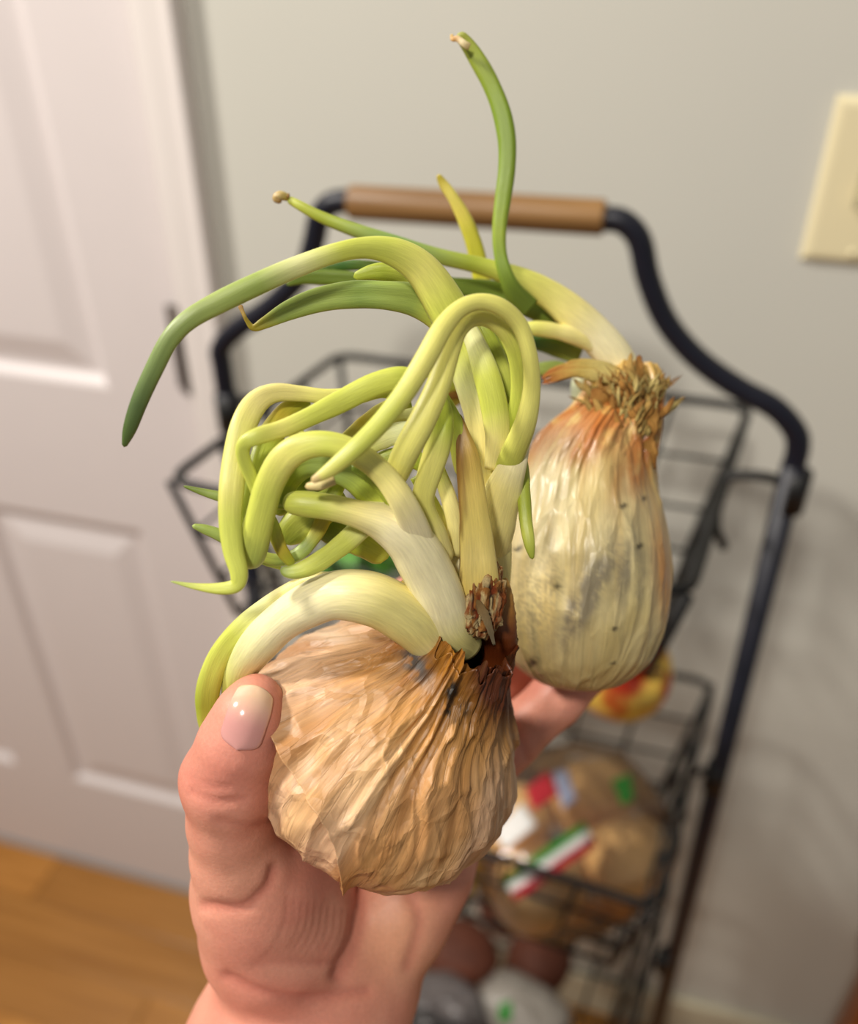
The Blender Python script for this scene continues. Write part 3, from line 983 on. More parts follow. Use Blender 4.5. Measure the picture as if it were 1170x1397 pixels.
def leaf(parent, pts, cols, flat=0.6, groove=0.0, name='shoot', per=9, n=18, mat=None, seed=0, tipcol=None, ragged=0.0, edge=None):
    P = np.array(pts, float)
    Q = catmull(P, per)
    Q[:, 3] = np.maximum(Q[:, 3], 1.2)
    X = W(Q[:, 0], Q[:, 1], Q[:, 2])
    wd = Q[:, 3] * Q[:, 2] / FPX / 1000.0
    T = np.gradient(X, axis=0)
    T /= np.linalg.norm(T, axis=1)[:, None] + 1e-12
    Vw = X - CAM
    Vw /= np.linalg.norm(Vw, axis=1)[:, None]
    Sd = np.cross(T, Vw)
    # keep the frame steady where the shoot points at the lens
    for i in range(1, len(Sd)):
        if np.dot(Sd[i], Sd[i - 1]) < 0 and np.linalg.norm(Sd[i]) < 0.35:
            Sd[i] = -Sd[i]
        if np.linalg.norm(Sd[i]) < 0.15:
            Sd[i] = Sd[i - 1]
    Sd /= np.linalg.norm(Sd, axis=1)[:, None]
    ks = np.array([1, 2, 3, 2, 1.0]); ks /= ks.sum()
    Sp = np.vstack([Sd[:1], Sd[:1], Sd, Sd[-1:], Sd[-1:]])
    Sd = np.stack([np.convolve(Sp[:, i], ks, 'valid') for i in range(3)], 1)
    Sd -= T * np.sum(Sd * T, 1)[:, None]
    Sd /= np.linalg.norm(Sd, axis=1)[:, None]
    Nn = np.cross(T, Sd)
    fl_ = np.sum(Nn * Vw, 1) > 0
    Nn[fl_] = -Nn[fl_]                                   # N points to the lens
    ang = np.linspace(0, 2 * math.pi, n, endpoint=False)
    ca, sa = np.cos(ang), np.sin(ang)
    L = np.concatenate([[0], np.cumsum(np.linalg.norm(np.diff(X, axis=0), axis=1))])
    t = L / L[-1]
    # rounded ends
    endr = np.sqrt(np.clip(1 - (1 - np.minimum(1, (L[-1] - L) / (wd * 0.5 + 1e-6))) ** 2, 0.02, 1))
    endr = np.maximum(endr, 0.12)
    wob = 1 + 0.05 * (vnoise(np.stack([t * 9 + seed, 0 * t + seed * 3.3, 0 * t], -1)) - 0.5) * 2
    hw = wd * 0.5 * endr * wob
    if ragged:
        hw = hw * (1 + ragged * (rng.rand(len(hw)) - 0.5))
    nz_ = sa * flat
    nz_ = np.where(sa > 0, nz_ - groove * flat * np.exp(-(ca / 0.30) ** 2), nz_)
    V = X[:, None, :] + hw[:, None, None] * (ca[None, :, None] * Sd[:, None, :] + nz_[None, :, None] * Nn[:, None, :])
    cl = np.array([lin(c) for c in cols])
    ck = np.linspace(0, 1, len(cl))
    C = np.stack([np.interp(t, ck, cl[:, i]) for i in range(3)], 1)
    C = np.repeat(C[:, None, :], n, 1)
    st = 1 + 0.10 * (vnoise(np.stack([np.repeat(t[:, None] * 6, n, 1), np.repeat(ca[None] * 3, len(t), 0), np.repeat(sa[None] * 3, len(t), 0)], -1) + seed) - 0.5) * 2
    C = np.clip(C * st[..., None], 0, 1)
    if edge is not None:
        fr = fbm(np.stack([np.repeat(t[:, None] * 5, n, 1), np.repeat(ca[None] * 4, len(t), 0), np.repeat(sa[None] * 2, len(t), 0)], -1) + 70, 3)
        kk = np.clip(smooth(0.95 - 2.3 * smooth(0.30, 1, t)[:, None], 1.0, ca[None, :] + 0.9 * (fr - 0.5)), 0, 1)
        C = mixc(C, lin(edge), 0.92 * kk)
    if tipcol is not None:
        kk = smooth(L[-1] - 0.0028, L[-1] - 0.0012, L)[:, None]
        C = mixc(C, lin(tipcol), np.repeat(kk, n, 1))
    g = np.stack([np.repeat((L * 120)[:, None], n, 1), np.repeat(ca[None], len(t), 0), np.repeat(sa[None], len(t), 0)], -1)
    F = grid_faces(len(X), n, True)
    F.append(tuple(range(n))[::-1])
    F.append(tuple(range((len(X) - 1) * n, len(X) * n)))
    return mesh(name, V, F, mat or M_LEAF, parent, colors=C, vec=g)


A_, B_ = onA, onB
# --- thick stalk of the front onion arching left over the bulb, splitting in two
leaf(A_, [(606, 898, 212, 44), (586, 872, 207, 66), (555, 842, 202, 76), (510, 818, 198, 72), (460, 812, 197, 66), (420, 826, 199, 62), (382, 850, 203, 56), (348, 885, 208, 50), (326, 920, 214, 42), (320, 955, 219, 34), (326, 990, 224, 26)],
     [KW, KC, KC, KW, KW, KP, KL, KL], 0.85, 0.0, seed=1, per=10, n=24)
leaf(A_, [(470, 793, 200, 26), (425, 799, 202, 34), (380, 822, 205, 36), (335, 855, 208, 34), (302, 892, 211, 32), (285, 935, 214, 32), (283, 975, 217, 30), (290, 1010, 220, 24)],
     [KC, KC, KP, KL, KL, KG, KL], 0.6, 0.25, seed=2)
# --- main stalk
leaf(A_, [(640, 884, 212, 40), (618, 862, 207, 58), (600, 815, 202, 66), (578, 770, 198, 68), (556, 737, 195, 66), (526, 714, 193, 56), (490, 702, 191, 40), (450, 692, 190, 36), (412, 687, 190, 36), (386, 686, 191, 30)],
     [KC, KC, KW, KW, KW, KW, KC, KL, KL], 0.85, 0.0, seed=3, per=10, n=24)
# sheath between main stalk and the dry leaf
leaf(A_, [(648, 850, 212, 40), (640, 800, 210, 60), (622, 755, 208, 60), (604, 720, 207, 46), (590, 690, 206, 30)], [KC, KC, KW, KP, KP], 0.6, seed=4)
# white shoot looping over to the left and folding down
leaf(A_, [(592, 790, 203, 30), (574, 742, 195, 40), (552, 690, 188, 36), (525, 650, 186, 33), (492, 622, 184, 34), (455, 607, 183, 36), (418, 608, 183, 38), (388, 626, 184, 40), (367, 662, 186, 40), (355, 705, 188, 40), (345, 745, 190, 42), (340, 776, 192, 30)],
     [KW, KW, KW, KC, KY, KL, KY, KL, KL, KM], 0.55, 0.15, seed=5)
# green blade under it
leaf(A_, [(560, 732, 196, 30), (538, 705, 195, 42), (515, 680, 194, 44), (488, 655, 193, 40), (455, 638, 192, 36), (418, 634, 193, 36), (392, 655, 195, 34), (378, 690, 197, 30)],
     [KC, KL, KG, KM, KM, KG, KD], 0.5, 0.3, seed=6)
leaf(A_, [(566, 728, 194, 16), (540, 690, 192, 20), (510, 655, 190, 18), (480, 634, 189, 14)], [KY, KG, KG, KD], 0.5, 0.2, seed=7)
# --- hairpin shoots from the right-hand stalk
leaf(A_, [(670, 722, 215, 26), (682, 668, 209, 34), (697, 625, 201, 34), (716, 578, 194, 30), (725, 530, 191, 24), (722, 485, 188, 22), (708, 443, 186, 23), (683, 419, 184, 24), (655, 412, 183, 24), (628, 421, 182, 25), (604, 447, 181, 28), (580, 490, 180, 30), (552, 535, 179, 30), (518, 578, 178, 28), (482, 614, 177, 26), (450, 641, 177, 20), (424, 657, 177, 8)],
     [KL, KG, KL, KY, KY, KY, KY, KY, KY, KL, KL, KY], 0.6, 0.0, seed=8, tipcol=KT)
leaf(A_, [(690, 620, 205, 24), (700, 580, 201, 24), (706, 535, 198, 20), (703, 490, 194, 20), (690, 455, 191, 22), (668, 436, 189, 23), (644, 434, 187, 24), (624, 450, 186, 27), (612, 480, 186, 30), (598, 525, 186, 33), (578, 570, 186, 36), (556, 612, 187, 37), (541, 645, 190, 34), (530, 672, 194, 26)],
     [KG, KG, KL, KL, KY, KY, KY, KY, KY, KY, KC], 0.55, 0.1, seed=9)
leaf(A_, [(600, 540, 192, 20), (603, 570, 191, 32), (598, 605, 191, 36), (586, 645, 192, 34), (577, 685, 194, 30), (592, 730, 198, 36), (606, 770, 203, 36)],
     [KG, KG, KY, KY, KY, KC, KC], 0.55, 0.2, seed=10)
leaf(A_, [(602, 540, 197, 18), (618, 575, 197, 26), (626, 610, 198, 26), (632, 650, 200, 22)], [KG, KG, KL, KY], 0.5, 0.2, seed=11)
leaf(A_, [(598, 640, 199, 18), (612, 680, 199, 22), (622, 720, 201, 24), (626, 760, 204, 26)], [KL, KC, KC, KC], 0.6, seed=12)
leaf(A_, [(566, 650, 200, 16), (590, 690, 201, 20), (604, 730, 203, 22), (612, 765, 206, 24)], [KG, KL, KC, KC], 0.6, seed=13)
# --- right-hand stalk and the longest leaf that arcs to the far left
leaf(A_, [(668, 838, 220, 44), (668, 790, 218, 58), (668, 735, 214, 60), (668, 680, 211, 64), (668, 620, 208, 62), (664, 565, 205, 62), (648, 510, 203, 62), (627, 455, 201, 56), (604, 410, 199, 54), (575, 368, 197, 48), (540, 345, 195, 40), (500, 338, 193, 30), (455, 346, 191, 27), (400, 366, 190, 29), (350, 388, 189, 31), (300, 412, 188, 31), (258, 436, 187, 28), (231, 464, 187, 26), (208, 508, 188, 25), (190, 548, 189, 23), (177, 585, 190, 18), (169, 610, 191, 6)],
     [KC, KC, KC, KC, KC, KC, KP, KL, KL, KY, KL, KL, KP, KM, (158, 174, 96), (142, 160, 90), (120, 140, 80), KB, (76, 96, 44)], 0.55, 0.0, seed=14, n=22)
leaf(A_, [(664, 780, 218, 40), (673, 725, 211, 54), (687, 668, 205, 50), (704, 625, 201, 32), (716, 595, 200, 16), (723, 574, 200, 3)], [KC, KC, KC, KC, KW, KW], 0.5, seed=15)
leaf(A_, [(672, 640, 205, 22), (678, 590, 201, 34), (672, 545, 199, 36), (660, 500, 198, 34), (645, 462, 198, 26), (628, 430, 198, 20)], [KC, KC, KL, KL, KP, KP], 0.45, 0.0, seed=16)
leaf(A_, [(686, 620, 207, 14), (692, 570, 205, 20), (690, 530, 204, 22), (680, 490, 203, 22), (664, 455, 202, 18), (648, 436, 202, 12)], [KL, KG, KG, KL, KG, KG], 0.5, 0.25, seed=17)
leaf(A_, [(688, 600, 209, 16), (699, 550, 208, 20), (698, 505, 207, 22), (686, 465, 206, 24), (664, 440, 205, 20)], [KG, KD, KG, KG, KD], 0.5, 0.25, seed=18)
leaf(A_, [(700, 600, 208, 14), (710, 632, 207, 19), (714, 670, 205, 19), (717, 710, 203, 18), (722, 742, 202, 15), (726, 763, 202, 6)], [KG, KG, KG, KG, KL, KG], 0.75, seed=19)
# --- broad blades reaching left under the long leaf
leaf(A_, [(650, 520, 210, 40), (632, 470, 208, 48), (604, 430, 206, 50), (568, 410, 204, 44), (525, 403, 202, 37), (480, 402, 201, 36), (435, 409, 200, 34), (395, 423, 199, 27), (362, 440, 198, 17), (346, 447, 198, 10), (337, 438, 198, 6), (331, 426, 198, 5), (327, 416, 198, 7)],
     [KP, KP, KP, KL, KM, KM, (132, 154, 74), KM, KM, KM, KO, KR], 0.4, 0.45, seed=20)
leaf(A_, [(640, 480, 213, 30), (615, 432, 211, 36), (585, 396, 209, 36), (548, 376, 208, 32), (512, 371, 207, 24), (482, 378, 207, 10)], [KP, KL, KL, KL, KG, KG], 0.45, 0.2, seed=21)
# --- two ribbons that loop on the left
leaf(A_, [(560, 538, 198, 26), (520, 528, 197, 30), (480, 540, 197, 26), (445, 541, 196, 22), (410, 537, 195, 22), (375, 536, 193, 26), (350, 549, 191, 32), (333, 578, 189, 34), (322, 620, 188, 34), (316, 665, 187, 34), (314, 710, 187, 31), (318, 750, 187, 28), (326, 782, 187, 24), (321, 799, 187, 20), (298, 803, 187, 16), (266, 800, 187, 9), (232, 793, 187, 2)],
     [KG, KL, KY, KY, KC, KC, KY, KY, KY, KL, KL, KL, KL, KM], 0.42, 0.15, seed=22)
leaf(A_, [(420, 545, 199, 16), (392, 560, 197, 26), (372, 590, 195, 34), (356, 630, 193, 32), (344, 670, 192, 28), (334, 710, 191, 20), (328, 745, 190, 14)], [KG, KO, KG, KG, KG, KL], 0.4, 0.2, seed=23)
leaf(A_, [(572, 520, 193, 24), (545, 516, 192, 32), (508, 526, 191, 32), (468, 546, 190, 30), (428, 566, 188, 28), (388, 584, 186, 26), (352, 595, 184, 23), (333, 606, 184, 19), (332, 624, 185, 18), (343, 652, 187, 18), (353, 680, 189, 17), (362, 706, 191, 14)],
     [KG, KL, KL, KL, KL, KY, KL, KL, KL, KL], 0.45, 0.1, seed=24)
leaf(A_, [(390, 552, 203, 14), (397, 580, 202, 22), (414, 604, 201, 18)], [KY, KY, KL], 0.45, 0.2, seed=25)
# --- shoots inside the tangle
leaf(A_, [(372, 598, 200, 16), (358, 640, 199, 24), (346, 690, 199, 20)], [KL, KG, KG], 0.45, 0.2, seed=26)
leaf(A_, [(520, 700, 199, 28), (500, 714, 197, 30), (468, 742, 195, 29), (432, 768, 193, 26), (402, 780, 192, 20), (382, 778, 192, 12)], [KC, KP, KL, KL, KL, KM], 0.5, 0.2, seed=27)
leaf(A_, [(362, 695, 196, 16), (374, 725, 195, 20), (384, 750, 195, 18), (400, 772, 196, 12)], [KG, KL, KO, KG], 0.5, 0.2, seed=28)
leaf(A_, [(466, 650, 201, 20), (448, 692, 200, 22), (430, 730, 200, 20), (408, 755, 200, 18), (380, 764, 200, 17), (354, 758, 200, 14)], [KG, KG, KO, KM, KM, KL], 0.5, 0.2, seed=29)
leaf(A_, [(470, 676, 203, 40), (430, 700, 202, 50), (402, 722, 202, 46), (388, 742, 202, 26)], [KG, KG, KL, KG], 0.5, 0.2, seed=30)
leaf(A_, [(468, 640, 205, 30), (430, 652, 205, 44), (396, 676, 205, 40), (372, 700, 205, 26)], [KG, KD, KG, KG], 0.5, 0.2, seed=31)
leaf(A_, [(560, 548, 204, 16), (528, 556, 203, 20), (498, 576, 202, 20), (466, 604, 201, 18)], [KG, KY, KO, KY], 0.45, 0.2, seed=32)
leaf(A_, [(596, 590, 206, 20), (560, 588, 205, 28), (520, 598, 204, 30), (488, 618, 203, 22)], [KP, (222, 228, 180), KP, KL], 0.4, 0.1, seed=33)
leaf(A_, [(594, 566, 208, 16), (556, 566, 208, 22), (520, 572, 207, 18)], [KP, KP, KL], 0.4, seed=34)
leaf(A_, [(600, 660, 207, 18), (572, 630, 206, 26), (535, 624, 206, 26), (500, 640, 206, 20)], [KP, KG, KG, KG], 0.4, 0.2, seed=35)
leaf(A_, [(556, 520, 200, 14), (580, 505, 202, 20), (604, 486, 205, 20)], [KG, KL, KL], 0.45, seed=36)
# small pale cut end beside the hairpin tip, and two green tips poking out on the left
leaf(A_, [(456, 655, 183, 14), (436, 661, 182, 15), (416, 664, 182, 9)], [KT, (230, 214, 150), KT], 0.6, seed=37)
leaf(A_, [(390, 688, 203, 16), (340, 684, 201, 17), (304, 678, 199, 15), (276, 671, 198, 10), (250, 663, 197, 3)], [KG, KM, KM, KM, KD], 0.6, seed=38)
leaf(A_, [(384, 770, 203, 16), (344, 756, 201, 18), (306, 733, 199, 18), (282, 723, 198, 14), (262, 717, 197, 6)], [KG, KM, KM, KM, KM], 0.6, seed=39)
leaf(A_, [(420, 690, 208, 30), (450, 720, 208, 40), (490, 738, 208, 40), (530, 760, 208, 34)], [KG, KD, KG, KL], 0.5, seed=40)
# dry, brown-edged leaf standing in the middle
dl = leaf(A_, [(658, 850, 206, 44), (654, 800, 203, 54), (651, 755, 201, 48), (647, 705, 199, 42), (642, 660, 198, 38), (637, 620, 197, 31), (630, 588, 197, 18), (626, 564, 197, 4)],
     [(186, 146, 70), (216, 192, 104), (224, 204, 124), (216, 196, 108), (208, 184, 96), (190, 158, 72), (112, 72, 22)], 0.4, 0.2, name='dry_leaf', seed=41, n=30, edge=(92, 56, 16))
# broken dry stub at the neck
v, f, d = blob_vf((0, 0, 0), (5.0, 9.0, 5.0), 0.0, 1, 44, 64, 0.75)
nb = fbm(d * np.array([5, 5, 5.0]) + 44, 4)
nb2 = fbm(d * np.array([9, 2.5, 9.0]) + 74, 3)
v = v * (0.66 + 0.50 * nb + 0.22 * (nb2 - 0.5))[:, None]
vv = np.stack([v[:, 0] + 0.10 * v[:, 1], v[:, 1], v[:, 2]], 1) + PC(660, 820, 205)
cc = mixc(lin((50, 30, 18)), lin((150, 100, 48)), smooth(0.36, 0.56, nb))
cc = mixc(cc, lin((206, 184, 132)), 0.85 * smooth(0.56, 0.68, nb2))
cc = mixc(cc, lin((128, 54, 20)), 0.7 * smooth(0.5, 0.62, fbm(d * 3.0 + 99, 2)))
mesh('dry_stub', C2W(vv), f, M_DRY, onA, colors=cc, vec=d)
for k in range(16):
    a = random.uniform(-1, 1)
    x0, y0 = 662 + 27 * a, 850 + random.uniform(-16, 14)
    x1, y1 = 660 + 24 * a + random.uniform(-6, 6), 800 + random.uniform(-16, 22) + 12 * abs(a)
    d0 = 200.5 + 5 * abs(a) + random.uniform(-1, 1)
    leaf(A_, [(x0, y0, d0 + 3, 8), ((x0 + x1) / 2 + random.uniform(-4, 4), (y0 + y1) / 2, d0 - 0.5, random.uniform(6, 12)), (x1, y1, d0 + random.uniform(-2, 2), random.uniform(3, 8))],
         random.choice(([KR, (120, 70, 28), (52, 34, 18)], [(170, 130, 80), (190, 160, 110), (96, 60, 26)], [(120, 64, 20), (140, 84, 36), (40, 28, 16)], [(176, 160, 130), (166, 146, 112), (120, 92, 56)])),
         0.22, 0.0, name='dry_scale', per=4, n=8, mat=M_DRY, seed=50 + k, ragged=0.35)
leaf(A_, [(674, 880, 203, 3), (668, 858, 200, 9), (660, 836, 199, 12), (650, 818, 200, 6)], [(150, 136, 110), (138, 118, 84), (120, 92, 54)], 0.2, 0.3, name='dry_scale', seed=81, mat=M_DRY, ragged=0.3)
leaf(A_, [(676, 930, 221, 40), (680, 895, 216, 46), (682, 862, 211, 46), (684, 828, 208.5, 36), (687, 802, 208.5, 20), (690, 788, 209, 5)],
     [(150, 92, 34), (104, 48, 16), (92, 38, 14), (110, 56, 20), (150, 104, 44), (170, 130, 60)], 0.55, 0.0, name='neck_skin', seed=83, n=26, ragged=0.08)
# yellow collar where the two stalks meet the bulb
leaf(A_, [(545, 800, 214, 20), (566, 812, 211, 30), (590, 836, 208, 26), (602, 868, 206, 14)], [(196, 166, 60), (210, 184, 80), (120, 88, 30), (220, 200, 120)], 0.5, seed=82, name='dry_scale', ragged=0.2)

# ------------------------------------------------------------------ shoots of the rear onion
leaf(B_, [(858, 545, 254, 40), (846, 500, 252, 46), (820, 465, 250, 50), (788, 434, 248, 50), (752, 404, 246, 40), (712, 382, 244, 33), (660, 364, 242, 24), (600, 350, 240, 22), (545, 334, 238, 22), (490, 316, 236, 19), (440, 297, 235, 16), (408, 280, 234, 13), (392, 271, 234, 10)],
     [KW, KW, KW, KC, KY, KL, KG, KM, (128, 160, 84), KM, KG, KL], 0.6, seed=61)
leaf(B_, [(394, 270, 234, 9), (383, 267, 233, 13), (377, 271, 233, 11), (384, 276, 233, 6)], [KO, KT, KR], 0.8, name='dry_tip', seed=62, per=6)
leaf(B_, [(392, 270, 233, 4), (394, 263, 233, 2)], [KR, KR], 0.8, name='dry_tip', seed=63, per=4)
leaf(B_, [(822, 470, 254, 30), (790, 444, 253, 40), (750, 424, 252, 42), (710, 408, 251, 38), (668, 398, 250, 30), (620, 390, 248, 22), (560, 384, 246, 20), (500, 382, 245, 20), (450, 379, 244, 21), (415, 379, 243, 18), (390, 388, 242, 6)],
     [KC, KM, KD, KD, KD, KD, KG, KD, KD, KD, KD], 0.4, 0.3, seed=64)
leaf(B_, [(560, 372, 250, 14), (500, 362, 249, 14), (455, 364, 248, 13), (420, 372, 247, 5)], [KD, KD, (60, 104, 36), KD], 0.5, 0.2, seed=65)
leaf(B_, [(722, 420, 246, 30), (702, 400, 243, 26), (690, 376, 241, 20), (682, 345, 240, 18), (681, 310, 239, 20), (686, 270, 238, 23), (691, 230, 237, 24), (691, 190, 236, 25), (683, 150, 235, 25), (668, 112, 234, 24), (650, 80, 233, 22), (636, 59, 232, 19), (624, 46, 231, 15)],
     [KD, KD, (124, 148, 50), (140, 158, 50), (128, 150, 44), (122, 146, 40), (120, 144, 40), (122, 146, 42), (132, 152, 48), (146, 160, 58), (156, 160, 68)], 0.45, 0.25, seed=66)
leaf(B_, [(640, 64, 229.5, 9), (633, 60, 229, 9), (624, 53, 229, 8), (617, 53, 229.5, 6), (616, 46, 230, 4)], [KT, (232, 214, 170), (200, 150, 90), KT], 0.4, name='dry_tip', seed=67, per=6)
leaf(B_, [(662, 402, 256, 24), (655, 370, 254, 25), (647, 335, 252, 23), (634, 300, 250, 20), (618, 270, 248, 16), (604, 250, 247, 12), (597, 238, 246, 6)],
     [KY, (190, 186, 50), (180, 178, 50), (190, 184, 60), (212, 198, 90), (214, 200, 100), KO], 0.5, 0.25, seed=68)
leaf(B_, [(826, 476, 250, 26), (800, 462, 249, 30), (764, 453, 247, 22), (730, 448, 246, 20), (705, 452, 246, 16)], [KW, KC, KC, KY, KL], 0.6, seed=69)
leaf(B_, [(790, 486, 258, 24), (760, 474, 257, 26), (728, 466, 256, 24), (690, 470, 256, 20)], [KM, KD, (56, 100, 40), KD], 0.5, 0.2, seed=70)
leaf(B_, [(800, 514, 260, 16), (765, 502, 259, 18), (735, 504, 258, 18), (700, 512, 258, 14)], [KM, KM, KM, KM], 0.5, 0.2, seed=71)
leaf(B_, [(800, 560, 262, 30), (794, 530, 260, 32), (800, 500, 258, 26)], [(206, 214, 180), (196, 208, 180), KW], 0.6, seed=72)
leaf(B_, [(690, 470, 262, 24), (650, 496, 262, 34), (624, 526, 263, 36), (606, 556, 264, 26)], [KD, KD, KG, KO], 0.4, 0.2, seed=73)
leaf(B_, [(676, 540, 262, 12), (646, 538, 262, 14), (612, 540, 262, 10), (600, 548, 262, 5)], [KO, KT, KR, KR], 0.4, name='dry_tip', mat=M_DRY, seed=74, ragged=0.4)
# shaggy neck: layers of torn paper and fibre
v, f, d = blob_vf((0, 0, 0), (9.6, 7.2, 9.0), 0.0, 1, 40, 64)
nb = fbm(d * np.array([9, 9, 3.0]) + 4, 3)
nb2 = fbm(d * np.array([3, 3, 3.0]) + 14, 3)
v = v * (0.66 + 0.5 * nb + 0.6 * (nb2 - 0.5))[:, None]
tc_ = PC(854, 540, 254)
vv = np.stack([v[:, 0] + v[:, 1] * 0.22, v[:, 1] * 1.25 + 0.0, v[:, 2]], 1) + tc_
cc = mixc(lin((128, 88, 42)), lin((206, 184, 122)), smooth(0.38, 0.62, nb))
cc = mixc(cc, lin((176, 122, 60)), 0.6 * smooth(0.5, 0.7, nb2))
mesh('shaggy_neck', C2W(vv), f, M_DRY, onB, colors=cc, vec=d)
for k in range(190):
    a = random.uniform(-1, 1)
    front = random.random() < 0.8
    x0, y0 = 856 + 42 * a, 580 + random.uniform(-56, 26)
    ln = random.uniform(18, 56)
    lean = random.gauss(0.0, 0.55) + 0.25 * a
    x1, y1 = x0 + ln * math.sin(lean), y0 - ln * math.cos(lean)
    y1 = max(y1, 498 + 16 * abs(a) ** 2 - (20 if 0.2 < a < 0.45 else 0))
    d0 = 252 - (10.2 * math.sqrt(max(0, 1 - a * a)) if front else -9 * math.sqrt(max(0, 1 - a * a)))
    wf = random.choice((1.6, 2.2, 3.0, 4.0, 8.0))
    leaf(B_, [(x0, y0, d0 + 0.8, wf), ((x0 + x1) / 2 + random.uniform(-7, 7), (y0 + y1) / 2 + random.uniform(-4, 4), d0 - random.uniform(0, 1.4), wf * 1.2), (x1, y1, d0 + random.uniform(-1.6, 2), wf * 0.4)],
         random.choice(([(156, 112, 56), (186, 150, 84), (170, 134, 72)], [(190, 164, 96), (208, 188, 120), (140, 100, 48)], [(128, 80, 36), (170, 122, 60), (112, 72, 32)], [(206, 190, 134), (180, 156, 90), (150, 112, 58)])),
         0.3, 0.0, name='neck_fibre', per=4, n=6, mat=M_DRY, seed=100 + k, ragged=0.3)
for (x0, y0, x1, y1, ww) in ((878, 612, 893, 540, 26), (888, 640, 884, 585, 20), (830, 560, 808, 530, 26), (868, 530, 872, 484, 16), (846, 590, 838, 548, 24), (866, 600, 872, 556, 20)):
    leaf(B_, [(x0, y0, 246, ww * 0.7), ((x0 + x1) / 2, (y0 + y1) / 2, 243.5, ww), (x1, y1, 243.5, ww * 0.35)],
         [(170, 112, 52), (184, 136, 70), (130, 84, 38)], 0.18, 0.3, name='neck_fibre', per=7, n=10, mat=M_DRY, seed=330 + x0, ragged=0.35)
for k in range(7):
    y0 = 496 + 2.5 * k
    leaf(B_, [(846, y0 + 10, 248 - k * 0.2, 10), (812, y0 + 2 + random.uniform(-3, 3), 246.5, 12), (780, y0 + random.uniform(-3, 4), 246, 9), (752 + random.uniform(-10, 14), y0 + 8 + random.uniform(-2, 5), 246, 4), (742 + random.uniform(-4, 14), y0 + 16 + random.uniform(-6, 4), 246, 2)],
         [(206, 182, 110), (212, 194, 120), (198, 172, 92), (190, 140, 70), (176, 96, 48)], 0.25, 0.0, name='neck_fibre', per=5, n=7, mat=M_DRY, seed=200 + k, ragged=0.3)


